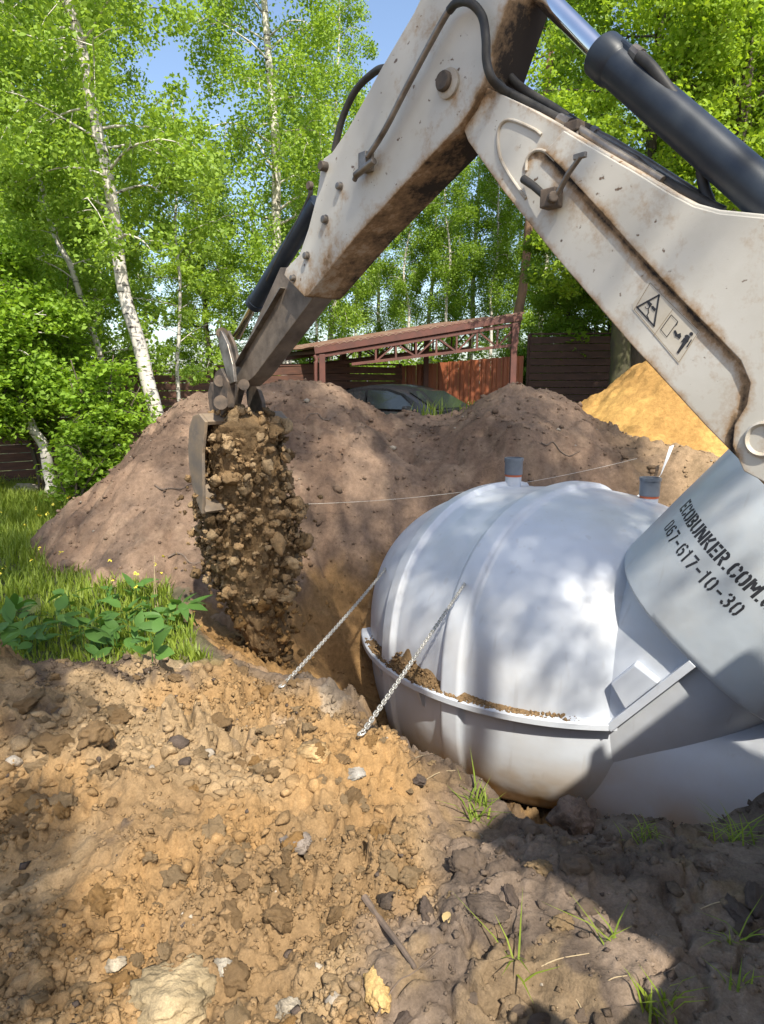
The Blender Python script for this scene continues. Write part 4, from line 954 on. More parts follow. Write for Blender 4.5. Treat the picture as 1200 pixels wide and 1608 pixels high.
# --- extension, bucket ram, linkage
EXT = [(436, 440), (470, 455), (492, 470), (424, 570), (381, 607), (363, 600), (372, 575)]
def ext_grime(co): d, _ = dline(co, [(436, 440), (372, 575)]); return .30 + .15 * np.exp(-d / .05) * 0
ext = plate('dipper_extension', [(440, 420), (500, 420), (492, 468), (400, 590), (381, 607), (364, 600), (372, 572)], .015, .12, .03, lambda co: np.full(len(co), .34), pmat('mud_stained_steel', (.22, .175, .135), (.085, .065, .05), 7, .6, .25, .4, 40, .005), backhoe)
MB().bar(I(446, 452, .008), I(372, 575, .008), .006, .05, nB).build('wear_strip', M['steel'], ext)
ob = .075
ba, bb = I(500, 318, ob), I(398, 480, ob); bx = nrm(bb - ba); Lb = np.linalg.norm(bb - ba)
bram = MB().lathe(ba, bx, [(0, .02), (0, .046), (Lb - .04, .046), (Lb - .04, .052), (Lb - .005, .052), (Lb, .046), (Lb, .02)], 28).build('bucket_ram', M['cyl'], backhoe, True)
bp = I(372, 528, ob); MB().lathe(bb, nrm(bp - bb), [(0, .024), (np.linalg.norm(bp - bb), .024)], 20).build('ram_rod', M['brass'], bram, True)
hose('ram_hose', [(488, 292, .05), (486, 310, .05), (470, 345, .04), (440, 400, .04), (420, 440, .045)], .012, bram)
disc('bolt', 489, 292, .02, .02, M['darksteel'], dip, .02)
link = MB(); link.tube([I(349, 524, -.06), I(349, 524, .215)][::1], .03, 14); link.tube([I(349, 524, -.04), I(349, 524, .0)], .037, 14); link.tube([I(349, 524, .14), I(349, 524, .18)], .037, 14)
lk = link.build('link_pin', M['darksteel'], backhoe, True)
def arm_px(pix, off, th, name, mat, parent): return MB().prism([I(x, y, off) for x, y in pix], nB * th).build(name, mat, parent, bevel=.004)
arm_px([(340, 521), (347, 519), (357, 540), (365, 572), (368, 600), (360, 604), (352, 575), (344, 545)], -.075, .022, 'tipping_link', M['steel'], backhoe)
arm_px([(350, 521), (357, 519), (367, 540), (374, 572), (378, 600), (370, 604), (362, 575), (354, 545)], .15, .022, 'tipping_link', M['darksteel'], backhoe)
arm_px([(338, 585), (346, 578), (358, 600), (357, 640), (346, 655), (336, 645), (332, 610)], -.085, .05, 'bucket_link', M['darksteel'], backhoe)
arm_px([(362, 590), (372, 585), (374, 612), (368, 636), (360, 634)], .10, .05, 'bucket_link', M['darksteel'], backhoe)
MB().tube([I(345, 598, -.10), I(345, 598, .0)], .034, 14).build('pivot_pin', M['darksteel'], backhoe, True)
MB().tube([I(347, 632, -.13), I(347, 632, .24)], .028, 14).build('pivot_pin', M['darksteel'], backhoe, True)
MB().tube([I(347, 632, -.14), I(347, 632, -.06)], .042, 14).build('pivot_boss', M['darksteel'], backhoe, True)
MB().tube([I(383, 604, -.05), I(383, 604, .19)], .032, 14).build('pivot_pin', M['darksteel'], backhoe, True)
# --- bucket: side plates, curved back shell, ears
bc = I(372, 700, .085); BWd = .27                                     # bucket centre, half width
def bk(a, z, w): return bc + hB * a + np.array([0, 0, z]) + nB * w
bprof = [(-.16, .17), (-.08, .215), (.0, .20), (.06, .12), (.09, .0), (.09, -.12), (.06, -.24), (.01, -.33), (-.05, -.40)]
bucket = empty('bucket_dummy', (0, 0, 0)); bpy.data.objects.remove(bucket)
V = []; F = []; n = len(bprof)
for w in (-BWd, BWd):
    for a, z in bprof: V.append(bk(a, z, w))
for i in range(n - 1): F.append((i, i + 1, n + i + 1, n + i))
bsh = MB().add(V, F).build('bucket', M['bucket'], backhoe); s_ = bsh.modifiers.new('solid', 'SOLIDIFY'); s_.thickness = .022
sidep = bprof + [(-.08, -.28), (-.10, -.02)]
for w in (-BWd - .02, BWd):
    MB().prism([bk(a, z, w) for a, z in sidep], nB * .02).build('bucket_side', M['bucket'], bsh, bevel=.004)
for w in (-.15, .12):
    MB().prism([bk(-.13, .17, w), bk(.05, .20, w), bk(.07, .33, w), bk(.03, .40, w), bk(-.06, .38, w), bk(-.12, .28, w)], nB * .03).build('bucket_ear', M['darksteel'], bsh, bevel=.005)
for w in np.linspace(-BWd + .20, BWd - .04, 3):
    MB().prism([bk(-.05, -.39, w - .03), bk(-.03, -.40, w - .03), bk(-.08, -.5, w - .02), bk(-.095, -.49, w - .02)], nB * .05).build('tooth', M['steel'], bsh, bevel=.003)
# --- soil pouring out of the bucket
r = np.random.default_rng(77); PP = []; S = []; CCo = []
prof_l = [(640, 338), (680, 318), (760, 314), (820, 314), (880, 322), (930, 345), (980, 372), (1020, 392), (1050, 398)]; prof_r = [(640, 432), (680, 438), (740, 452), (800, 466), (860, 474), (920, 466), (970, 456), (1020, 454), (1050, 458)]
for i in range(2900):
    py = 642 + 400 * r.random() ** .85; l_ = np.interp(py, *zip(*prof_l)); r_ = np.interp(py, *zip(*prof_r)); cx = (l_ + r_) / 2; hw = (r_ - l_) / 2
    Yc = bc[1] - .10 + .0010 * (py - 640); a = r.uniform(0, 2 * math.pi); rad = math.sqrt(r.uniform(.35, 1)) * (1 if py < 930 else r.uniform(.3, 1.05))
    base = PY(cx, py, Yc); hwm = hw / FPX * np.linalg.norm(base - CAM)
    rad *= .86 + .34 * float(vnoise(np.array([py * .03]), np.array([a * 1.2]), 15)); base = base
    if r.random() < .05: rad *= 1.18
    p = base + np.array([math.cos(a) * hwm * rad, math.sin(a) * .24 * rad * (1 if py > 680 else .6), 0])
    PP.append(p); S.append(float(np.clip(r.lognormal(-4.2, .55), .008, .075)) * (.85 if py > 900 else 1.0))
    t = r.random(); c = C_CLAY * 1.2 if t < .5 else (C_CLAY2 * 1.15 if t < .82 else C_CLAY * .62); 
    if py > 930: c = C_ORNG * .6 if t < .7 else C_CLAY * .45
    CCo.append(c * r.uniform(.8, 1.15))
PP = np.array(PP)
for i in range(420):
    py = r.uniform(760, 1060); l_ = np.interp(py, *zip(*prof_l)); r_ = np.interp(py, *zip(*prof_r)); cx = (l_ + r_) / 2; hw = (r_ - l_) / 2 * (1.0 + .55 * (py - 760) / 300)
    base = PY(cx + r.normal() * hw * .62, py, bc[1] - .10 + .0010 * (py - 640) + r.normal() * .14); PP = np.vstack([PP, base]); S.append(float(np.clip(r.lognormal(-4.7, .5), .005, .03))); CCo.append((C_CLAY if py < 930 else C_ORNG * .7) * r.uniform(.7, 1.15))
big = len(PP); tiny = np.repeat(np.arange(big), 5); dv_ = r.normal(size=(len(tiny), 3)); dv_ /= np.linalg.norm(dv_, axis=1)[:, None]
tP = PP[tiny] + dv_ * np.array(S)[tiny][:, None] * .95; tS = np.clip(r.lognormal(-5.0, .45, len(tiny)), .003, .014); tC = np.array(CCo)[tiny] * r.uniform(.8, 1.25, (len(tiny), 1))
tinym = scatter_mesh('tiny', tP, tS, tC, 0, r, 1.0, 20)
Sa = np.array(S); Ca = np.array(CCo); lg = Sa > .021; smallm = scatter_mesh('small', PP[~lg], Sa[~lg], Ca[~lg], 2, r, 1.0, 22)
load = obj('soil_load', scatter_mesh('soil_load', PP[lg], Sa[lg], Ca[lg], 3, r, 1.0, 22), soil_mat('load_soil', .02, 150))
# dense heart of the load so no light passes through
V, F = ico(6); n3 = .16 * fbm3(V * [3.5, 3.5, 9], 3, 3) + .10 * fbm3(V * [14, 14, 34], 3, 8) + .05 * np.abs(fbm3(V * [30, 30, 70], 2, 12)); Wv = []
for v, nq in zip(V, n3):
    py = 840 - v[2] * 195; l_ = np.interp(py, *zip(*prof_l)); r_ = np.interp(py, *zip(*prof_r)); cx = (l_ + r_) / 2; hw = (r_ - l_) / 2
    base = PY(cx, py, bc[1] - .10 + .0010 * (py - 640)); hwm = hw / FPX * np.linalg.norm(base - CAM); q_ = math.sqrt(max(1 - v[2] ** 2, 1e-4)); e = min(1, q_ * 2.2) / q_
    nz = .95 + nq
    Wv.append(base + np.array([v[0] * e * hwm * .84 * nz, v[1] * e * .21 * nz, 0]))
heart = fast_mesh('heart', np.array(Wv), F, True, cattrs={'Col': np.broadcast_to(C_CLAY * .85, (len(Wv), 3))})
bm = bmesh.new(); bm.from_mesh(load.data); bm.from_mesh(heart); bm.from_mesh(tinym); bm.from_mesh(smallm); bm.to_mesh(load.data); bm.free(); bpy.data.meshes.remove(heart)
tag(load, 'mass of brown clay clods pouring down out of the raised bucket', 'soil', kind='stuff')
# --- the machine itself, standing to the right of the frame
tdir = -hB; tc_ = I(1480, 800, .095); tl = nB
def tm(a, w, z): return np.array([tc_[0], tc_[1], 0]) + tdir * a + tl * (w - .28) + np.array([0, 0, z])
A3 = (tdir, tl, np.array([0, 0, 1.0]))
MB().box(tm(.55, 0, .75), (.3, 2.2, .55), A3).box(tm(.42, .28, 1.05), (.30, .5, .9), A3).build('slew_frame', M['plainpaint'], backhoe, bevel=.02)
for w in (-1.08, 1.08):
    stb = MB().box(tm(.5, w, .68), (.22, .2, 1.1), A3).build('stabiliser', M['plainpaint'], backhoe, bevel=.015)
    MB().box(tm(.5, w, .08), (.45, .42, .06), A3).build('stabiliser_foot', M['darksteel'], stb, bevel=.01)
MB().box(tm(2.0, 0, 1.05), (2.6, .9, .7), A3).box(tm(3.6, 0, 1.25), (1.6, .85, .7), A3).build('chassis', M['plainpaint'], backhoe, bevel=.05)
for w in (-.72, .66):
    for a in (.95, 2.35): MB().box(tm(a, w, 1.95), (.09, .08, 1.6), A3).build('cab_pillar', M['black'], backhoe, bevel=.01)
MB().box(tm(2.05, -.03, 2.75), (2.0, 2.25, .16), A3).build('cab_roof', M['plainpaint'], backhoe, bevel=.05)
for w in (-.55, .95): MB().box(tm(1.75, w, 1.62), (1.7, .5, .12), A3).box(tm(1.0, w, 1.45), (.12, .5, .4), A3).build('fender', M['plainpaint'], backhoe, bevel=.04)
for w in (-.74, .70): MB().box(tm(1.65, w, 2.15), (1.4, .03, 1.1), A3).build('cab_window', M['black'], backhoe)
MB().box(tm(.97, 0, 2.2), (.03, 1.3, .9), A3).build('rear_window', M['black'], backhoe)
MB().box(tm(1.65, -.03, 1.35), (1.4, 1.35, .35), A3).build('cab_floor', M['black'], backhoe, bevel=.03)
for a, r_, wd in ((1.65, .78, .46), (4.1, .55, .36)):
    for w in (-.5, .95):
        c_ = tm(a, w, r_); tyre = MB().lathe(c_ - tl * wd / 2, tl, [(0, r_ * .55), (0, r_ * .86), (.05, r_ * .97), (wd / 2, r_), (wd - .05, r_ * .97), (wd, r_ * .86), (wd, r_ * .55)], 40).build('tyre', M['rubber'], backhoe, True)
        MB().lathe(c_ - tl * wd * .4, tl, [(0, .05), (0, r_ * .5), (.04, r_ * .56), (wd * .8, r_ * .56), (wd * .8, .05)], 28).build('rim', M['plainpaint'], tyre, True)

# ------------------------------------------------------------------ fences, carport, car
M['fence'] = pmat('brown_stained_boards', (.125, .055, .034), (.062, .03, .021), 3.5, .75, 0, .3, 30, .006, stretch=(1, 1, 6))
M['fence_dark'] = pmat('dark_stained_boards', (.075, .035, .024), (.04, .02, .015), 3.5, .75, 0, .3, 30, .006, stretch=(1, 1, 6))
M['redsteel'] = pmat('red_oxide_paint', (.125, .043, .030), (.075, .03, .023), 5, .6, 0, .1)
M['orange_sheet'] = pmat('orange_brown_sheet', (.30, .085, .030), (.22, .065, .026), 3, .55, 0, .08, stretch=(1, 1, .3))
M['concrete'] = pmat('old_concrete', (.36, .35, .32), (.25, .24, .22), 5, .9, 0, .4, 40, .01)
M['roofsheet'] = pmat('brown_roof_sheet', (.16, .07, .045), (.24, .17, .12), 4, .6, 0, .1)
def gflat(x, y): return float(ground_full(np.array([float(x)]), np.array([float(y)]), False)[0])
def board_fence(pts, h, label, mat, nb, base=None, jit=.012, gap=.012):
    root = empty('board_fence', (pts[0][0], pts[0][1], gflat(*pts[0]))); tag(root, label, 'fence')
    r_ = random.Random(5)
    for a, b in zip(pts[:-1], pts[1:]):
        a = np.array(a, float); b = np.array(b, float); L_ = np.linalg.norm(b - a); nbay = max(1, round(L_ / 2.4)); d = (b - a) / L_
        n_ = np.array([d[1], -d[0]])
        if n_[1] > 0: n_ = -n_
        for k_ in range(nbay):
            p = a + d * L_ * k_ / nbay; q = a + d * L_ * (k_ + 1) / nbay; z0 = gflat(*p) if base is None else base; z1 = gflat(*q) if base is None else base
            MB().box((p[0] + n_[0] * .0, p[1] + n_[1] * .0, z0 + h / 2 + .02), (.09, .09, h + .06), ((d[0], d[1], 0), (n_[0], n_[1], 0), (0, 0, 1))).build('post', mat, root, bevel=.006)
            for j in range(nb):
                hz = h / nb; zc = hz * (j + .5); o_ = n_ * (.055 + r_.uniform(0, jit))
                A_ = np.array([p[0] + o_[0], p[1] + o_[1], z0 + zc]); B_ = np.array([q[0] + o_[0], q[1] + o_[1], z1 + zc]); e = nrm(B_ - A_)
                MB().bar(A_ + e * .003, B_ - e * .003, .022, hz - gap).build('board', mat, root)
        q = b; MB().box((q[0], q[1], gflat(*q) + h / 2 + .02), (.09, .09, h + .06), ((d[0], d[1], 0), (n_[0], n_[1], 0), (0, 0, 1))).build('post', mat, root, bevel=.006)
        MB().bar((a[0], a[1], (gflat(*a) if base is None else base) + h + .06), (b[0], b[1], (gflat(*b) if base is None else base) + h + .06), .13, .03).build('coping', mat, root)
    return root
board_fence([(-9.5, 8.4), (-3.0, 11.9)], 1.72, 'brown horizontal board fence behind the birches on the left', M['fence'], 13)
board_fence([(-2.9, 12.0), (.4, 15.2)], 1.8, 'brown board fence behind the carport and the dark car', M['fence'], 12)
board_fence([(3.15, 14.7), (9.6, 13.9)], 2.42, 'dark brown board fence with square posts behind the sand heap', M['fence_dark'], 16)
# orange sheet fence
sh = empty('sheet_fence', (.4, 15.2, .38)); tag(sh, 'orange brown metal sheet fence in sun beside the carport', 'fence')
a = np.array([.3, 15.2]); b = np.array([3.05, 14.75])
for i in range(12):
    p = a + (b - a) * i / 12; q = a + (b - a) * (i + 1) / 12 - (b - a) / 12 * .02
    zt = np.interp(i, [0, 11], [1.62, 1.82]); P = []; 
    d = nrm(np.append(b - a, 0)); n_ = np.array([d[1], -d[0], 0])
    for t, o_ in ((0, 0), (.15, .0), (.22, .02), (.5, .02), (.57, 0), (1, 0)): P.append(np.append(p + (q - p) * t, .2) + n_ * o_)
    V = P + [v + np.array([0, 0, zt + .13]) for v in P]; F = [(k_, k_ + 1, k_ + 7, k_ + 6) for k_ in range(5)]
    o = MB().add(V, F).build('sheet', M['orange_sheet'], sh); m_ = o.modifiers.new('solid', 'SOLIDIFY'); m_.thickness = .01
# low grey block wall end, mossy gate post
kb = PY(928, 612, 13.4); o = MB().box((kb[0], kb[1], .62), (1.0, .4, .6)).box((kb[0] + .1, kb[1] - .05, .99), (.7, .35, .14)).build('concrete_block', M['concrete'], None, bevel=.02); tag(o, 'pale grey concrete blocks lying at the foot of the dark fence', 'concrete block')
M['moss'] = pmat('mossy_bark', (.075, .075, .03), (.05, .04, .03), 8, .95, 0, .6, 25, .02, stretch=(1, 1, .4))
gp = PY(972, 590, 12.2); pts = [(gp[0] + .02 * math.sin(k_ * 1.7), gp[1], .2 + k_ * .35) for k_ in range(9)]
tag(MB().tube(pts, [.22, .19, .18, .18, .175, .17, .17, .165, .16], 16).build('tree_stump', M['moss'], None, True), 'thick mossy dead trunk standing between the dark fence and the sand heap', 'trunk')
cp = empty('carport', (-1.0, 12.6, .38)); tag(cp, 'red brown steel carport with open truss and sloping roof over the dark car', 'carport')
YF, YB = 12.6, 15.0
L0, R0 = PY(497, 549, YF), PY(817, 497, YF)
dv = R0 - L0
def roofpt(t, y, dz=0): 
    k_ = (y - YF); return np.array([L0[0] + dv[0] * t - k_ * .62, y, L0[2] + dv[2] * t + dz - .0 * k_])
# fascia, truss, posts
mb = MB(); mb.bar(roofpt(-.01, YF), roofpt(1.01, YF), .05, .15); mb.build('fascia', M['redsteel'], cp, bevel=.006)
def truss(y):
    tp = lambda t: roofpt(t, y, -.13); bl = PY(560, 571, YF); 
    z0 = PY(560, 571, YF)[2]; z1 = PY(815, 541, YF)[2]
    def bt(t): p = roofpt(t, y); p[2] = z0 + (z1 - z0) * (t - .2) / .8; p[2] = min(p[2], tp(t)[2] - .03); return p
    MB().bar(tp(0), tp(1), .06, .06).build('truss_chord', M['redsteel'], cp); MB().bar(bt(.18), bt(1), .05, .05).build('truss_chord', M['redsteel'], cp)
    ts = np.linspace(.3, 1, 8)
    for i, t in enumerate(ts):
        MB().bar(bt(t), tp(t), .035, .035, (1, 0, .01)).build('truss_strut', M['redsteel'], cp)
        if i: MB().bar(bt(ts[i - 1]) if i % 2 else tp(ts[i - 1]), tp(t) if i % 2 else bt(t), .03, .03, (0, 1, 0.01)).build('truss_strut', M['redsteel'], cp)
for y in (YF + .04, YF + 1.2, YB): truss(y)
for t, y in ((.035, YF + .05), (.985, YF + .05), (.035, YB), (.985, YB), (.5, YB)):
    p = roofpt(t, y, -.1); MB().bar((p[0], p[1], .2), p, .11, .11, (0, 1, 0)).build('post', M['redsteel'], cp, bevel=.008)
p = roofpt(.035, YF + .05); MB().tube(smooth3([p + np.array([-.14, -.05, -.12]), p + np.array([-.10, -.05, -.22]), p + np.array([-.12, -.06, -.4]), p + np.array([-.12, -.06, -1.6])]), .035, 10).build('downpipe', M['redsteel'], cp, True)
for k_ in np.linspace(0, 1, 7):
    y = YF + .05 + (YB - YF) * k_
for t in np.linspace(.03, .97, 9): MB().bar(roofpt(t, YF + .02, -.06), roofpt(t, YB, -.06), .05, .05).build('purlin', M['redsteel'], cp)
V = []; F = []; nt, nys = 90, 12
for j in range(nys + 1):
    for i in range(nt + 1):
        t = -.015 + 1.03 * i / nt; y = YF - .03 + (YB - YF + .2) * j / nys; V.append(roofpt(t, y, .035 + .018 * math.sin(i * 2.1) + .012 * math.cos(j * 5)))
for j in range(nys):
    for i in range(nt): q = j * (nt + 1) + i; F.append((q, q + 1, q + nt + 2, q + nt + 1))
o = MB().add(V, F).build('roof_sheet', M['roofsheet'], cp); m_ = o.modifiers.new('solid', 'SOLIDIFY'); m_.thickness = .02
# slatted back wall of the carport
for j in range(9):
    A_ = roofpt(0, YB + .1); A_[2] = .75 + j * .15; B_ = roofpt(.55, YB + .1); B_[2] = .75 + j * .15; MB().bar(A_, B_, .03, .10).build('slat', M['fence_dark'], cp)

# car
M['carpaint'] = pmat('black_car_paint', (.012, .013, .016), (.018, .019, .022), 3, .22, 0, 0)
M['glass'] = pmat('dark_car_glass', (.02, .024, .028), None, 3, .06, 0, 0, spec=.8)
M['lamp'] = pmat('lamp_glass', (.5, .5, .5), None, 3, .15, 0, 0)
car = empty('parked_car', (.55, 12.9, .38)); tag(car, 'black sedan car parked under the carport behind the soil heap', 'car')
cr = math.radians(-38); cd = np.array([math.cos(cr), math.sin(cr), 0]); cs = np.array([-cd[1], cd[0], 0]); c0_ = np.array([.42, 12.9, .10])
def cpt(a, w, z): return c0_ + cd * a + cs * w + np.array([0, 0, z])
side = [(-2.2, .45), (-2.22, .75), (-2.1, .98), (-1.6, 1.02), (-1.45, 1.03)]
def loft(rows, name, mat, parent):
    V = []; F = []; n_ = len(rows[0])
    for r_ in rows: V += [cpt(*p) for p in r_]
    for i in range(len(rows) - 1):
        for j in range(n_ - 1): F.append((i * n_ + j, i * n_ + j + 1, (i + 1) * n_ + j + 1, (i + 1) * n_ + j))
    F += [tuple(range(n_)), tuple((len(rows) - 1) * n_ + j for j in range(n_ - 1, -1, -1))]
    return MB().add(V, F).build(name, mat, parent, True)
rows = []
for a, zt, w in ((-2.25, .72, .62), (-2.2, .92, .76), (-1.9, 1.0, .84), (-1.2, 1.0, .87), (0, .98, .88), (.9, .97, .87), (1.6, .90, .84), (2.05, .80, .76), (2.22, .62, .62)):
    zb = .28; rows.append([(a, -w * .92, zb), (a, -w, zb + .15), (a, -w, zt * .72), (a, -w * .96, zt * .92), (a, -w * .86, zt), (a, 0, zt + .035), (a, w * .86, zt), (a, w * .96, zt * .92), (a, w, zt * .72), (a, w, zb + .15), (a, w * .92, zb)])
cb = loft(rows, 'body', M['carpaint'], car)
rows = []
for a, zt, w in ((-1.75, 1.0, .70), (-1.35, 1.22, .66), (-.95, 1.37, .62), (-.4, 1.44, .60), (.1, 1.43, .60), (.45, 1.34, .62), (.8, 1.17, .66), (1.15, .99, .70)):
    rows.append([(a, -w - .14 * (1.45 - zt), .95), (a, -w, zt - .05), (a, -w * .9, zt), (a, 0, zt + .025), (a, w * .9, zt), (a, w, zt - .05), (a, w + .14 * (1.45 - zt), .95)])
loft(rows, 'roof', M['carpaint'], car)
def pane(pts, name='window'):
    c_ = np.mean([cpt(*p) for p in pts], axis=0); P = [cpt(*p) for p in pts]; n_ = nrm(np.cross(P[1] - P[0], P[2] - P[0]))
    if np.dot(n_, CAM - c_) < 0 : n_ = -n_
    MB().prism([p + n_ * .0 for p in P], n_ * .012).build(name, M['glass'], car)
for sg in (-1, 1):
    pane([(-.35, sg * .695, 1.02), (-.35, sg * .645, 1.35), (.1, sg * .645, 1.34), (.42, sg * .66, 1.26), (.78, sg * .71, 1.02)])
    pane([(-.42, sg * .695, 1.02), (-.42, sg * .645, 1.35), (-.9, sg * .655, 1.29), (-1.25, sg * .69, 1.12), (-1.3, sg * .71, 1.02)])
pane([(.52, -.56, 1.33), (.52, .56, 1.33), (1.1, .62, 1.035), (1.1, -.62, 1.035)], 'windscreen')
for a in (-1.35, 1.35):
    for w in (-.82, .82):
        c_ = cpt(a, w, .32); ty = MB().lathe(c_ - cs * .1, cs, [(0, .18), (0, .29), (.03, .32), (.17, .32), (.2, .29), (.2, .18)], 24).build('tyre', M['rubber'], car, True); MB().lathe(c_ - cs * .105, cs, [(0, .02), (0, .17), (.03, .19), (.18, .19), (.21, .17), (.21, .02)], 20).build('rim', M['steel'], ty, True)
for w in (-.6, .6): MB().box(cpt(2.12, w, .68), (.1, .3, .12), (cd, cs, (0, 0, 1))).build('headlight', M['lamp'], car, bevel=.02)
for sg in (-1, 1): MB().box(cpt(.75, sg * .95, 1.03), (.1, .18, .12), (cd, cs, (0, 0, 1))).build('mirror', M['carpaint'], car, bevel=.03)

# ------------------------------------------------------------------ trees
def path_len(P): return np.concatenate([[0], np.cumsum(np.linalg.norm(np.diff(P, axis=0), axis=1))])
def leaves_mesh(name, P, size, r, mat, up=.35):
    n = len(P); q = r.normal(size=(n, 3)); q[:, 2] = np.abs(q[:, 2]) * .8 + up; q /= np.linalg.norm(q, axis=1)[:, None]
    t = r.normal(size=(n, 3)); t[:, 2] -= .5; t -= q * np.sum(q * t, 1)[:, None]; t /= np.linalg.norm(t, axis=1)[:, None] + 1e-9; b = np.cross(q, t)
    s = size * r.uniform(.65, 1.3, n)[:, None]
    V = np.stack([P - t * s * .5, P + b * s * .36 + q * s * .10, P + t * s * .6, P - b * s * .36 + q * s * .10], 1).reshape(-1, 3)
    F = np.arange(n * 4).reshape(n, 4); rn = np.repeat(np.clip(r.beta(2, 2, n), 0, 1), 4)
    m = fast_mesh(name, V, F, False, attrs={'rnd': rn}); m.materials.append(mat); return m
def tree_parts(seed, trunk, r0, r1, c_start, nbr, blen, elev, droop, nleaf, lsize, bark, leafmat, twig=.45, clump=.33, flat=.7, barkbr=None, lshape=None, skew=None):
    """trunk: Nx3 control points (local). returns meshes (wood, leaves)"""
    r = np.random.default_rng(seed); T = _sm3(np.array(trunk, float), 5) if len(trunk) > 2 else np.array([np.array(trunk[0]) + (np.array(trunk[1], float) - np.array(trunk[0])) * t for t in np.linspace(0, 1, 9)])
    L_ = path_len(T); tot = L_[-1]; at = lambda f: np.array([np.interp(f * tot, L_, T[:, k_]) for k_ in range(3)])
    fr = L_ / tot; mb = MB(); jit = np.stack([fbm(fr * 9, fr * 0 + seed, 2, seed), fbm(fr * 9, fr * 0 + seed + 5, 2, seed + 1), 0 * fr], -1) * .05; jit[0] = 0; T2 = T + jit
    rad = r0 + (r1 - r0) * fr ** .85; rad[0] *= 1.25
    mb.tube(T2, rad, 10)
    pts = []; wts = []
    for i in range(nbr):
        f = c_start + (1 - c_start) * ((i + r.random() * .8) / nbr); f = min(f, .995); p = at(f); az = i * 2.39996 + r.normal() * .35
        shp = lshape(f) if lshape else (1 - .75 * ((f - c_start) / (1 - c_start)) ** 1.3) * (.55 + .45 * min(1, (f - c_start) / .2))
        bl = blen * shp * r.uniform(.7, 1.2); el = elev + r.normal() * .15
        d = np.array([math.cos(az) * math.cos(el), math.sin(az) * math.cos(el), math.sin(el)]); 
        if skew is not None: d = nrm(d + np.array(skew))
        n_ = 7; B = [p]
        for k_ in range(n_):
            d = nrm(d + np.array([r.normal() * .10, r.normal() * .10, r.normal() * .06 - droop * (k_ / n_)])); B.append(B[-1] + d * bl / n_)
        B = np.array(B); br = max(.008, (r0 + (r1 - r0) * f) * .30) * min(1, bl / 1.2 + .3); mb.tube(B, np.linspace(br, .004, len(B)), 5, False)
        nsub = max(2, int(bl / .32))
        for s_ in range(nsub):
            g = .25 + .75 * (s_ + r.random()) / nsub; k_ = min(int(g * n_), n_ - 1); q = B[k_] + (B[k_ + 1] - B[k_]) * (g * n_ - k_); dd = nrm(B[k_ + 1] - B[k_]); sd_ = nrm(np.cross(dd, r.normal(size=3))); tl = twig * r.uniform(.5, 1.2) * (1.2 - .5 * g)
            e1 = nrm(dd * .6 + sd_ + np.array([0, 0, .15 - droop])); m1 = q + e1 * tl * .5; e2 = nrm(e1 + np.array([0, 0, -droop * 1.6])); m2 = m1 + e2 * tl * .6
            mb.tube(np.array([q, m1, m2]), np.array([.007, .005, .002]), 3, False)
            for c_, w_ in ((m1, .8), (m2, 1.0)): pts.append(np.concatenate([c_, [clump * r.uniform(.6, 1.15), droop]])); wts.append(w_)
    pts = np.array(pts); wts = np.array(wts) * r.uniform(.4, 1.4, len(wts)); k_ = r.choice(len(pts), nleaf, p=wts / wts.sum()); o_ = r.normal(size=(nleaf, 3)); o_ /= np.linalg.norm(o_, axis=1)[:, None]; o_ *= (r.random(nleaf) ** .45)[:, None]
    o_[:, 2] *= flat; P = pts[k_, :3] + o_ * pts[k_, 3:4]; P[:, 2] -= droop * .5 * r.random(nleaf) * pts[k_, 3]
    wood = mb.mesh('trunk', True); wood.materials.append(bark); return wood, leaves_mesh('crown', P, lsize, r, leafmat)
def plant_tree(name, meshes, loc, label, cat='tree', group=None, rz=0.0, sc=1.0, parts=('trunk', 'crown')):
    root = empty(name, loc); root.rotation_euler = (0, 0, rz); root.scale = (sc, sc, sc); tag(root, label, cat, group)
    for nm, me in zip(parts, meshes):
        o = bpy.data.objects.new(nm, me); COL.objects.link(o); o.parent = root
    return root
def trunk_px(pix, Y0, Y1=None, base=None):
    P = np.array([PY(x, y, Y0 if Y1 is None else Y0 + (Y1 - Y0) * i / (len(pix) - 1)) for i, (x, y) in enumerate(pix)]); return P
# leaning white birch in front of the left fence
P = trunk_px([(262, 760), (250, 680), (224, 560), (195, 440), (180, 340), (165, 250), (143, 150), (122, 60), (105, 0), (60, -190), (30, -420)], 9.1, 8.6); b = P[0].copy(); b[2] = gflat(b[0], b[1]) - .1
Lp = [b] + list(P[1:]); wood, lv = tree_parts(301, np.array(Lp) - b, .115, .03, .40, 32, 1.6, .3, .25, 24000, .060, M['birch'], M['leaf_birch'], .6, .36, .9)
plant_tree('birch_tree', (wood, lv), b, 'tall leaning white birch rising from the left flank of the soil heap', 'birch')
P = trunk_px([(284, 700), (282, 600), (279, 500), (278, 430), (276, 300), (270, 150)], 10.6); b = P[0].copy(); b[2] = -.1
wood, lv = tree_parts(303, np.array([b] + list(P[1:])) - b, .04, .012, .30, 26, .95, .35, .15, 9000, .058, M['birch'], M['leaf_birch'], .4, .26)
plant_tree('birch_tree', (wood, lv), b, 'thin straight young birch between the leaning birch and the bucket arm', 'birch')
P = trunk_px([(185, 660), (165, 590), (140, 510), (105, 410), (75, 320), (50, 230), (30, 130)], 9.9); b = P[0].copy(); b[2] = -.1
wood, lv = tree_parts(305, np.array([b] + list(P[1:])) - b, .07, .02, .35, 24, 1.2, .3, .15, 16000, .062, M['birch'], M['leaf_birch'], .45, .3)
plant_tree('birch_tree', (wood, lv), b, 'birch with leaning bare trunk left of the tall leaning birch, half hidden in leaves', 'birch')
P = trunk_px([(75, 745), (68, 710), (55, 670), (40, 635), (15, 570), (-20, 480), (-50, 380)], 8.9); b = P[0].copy(); b[2] = -.1
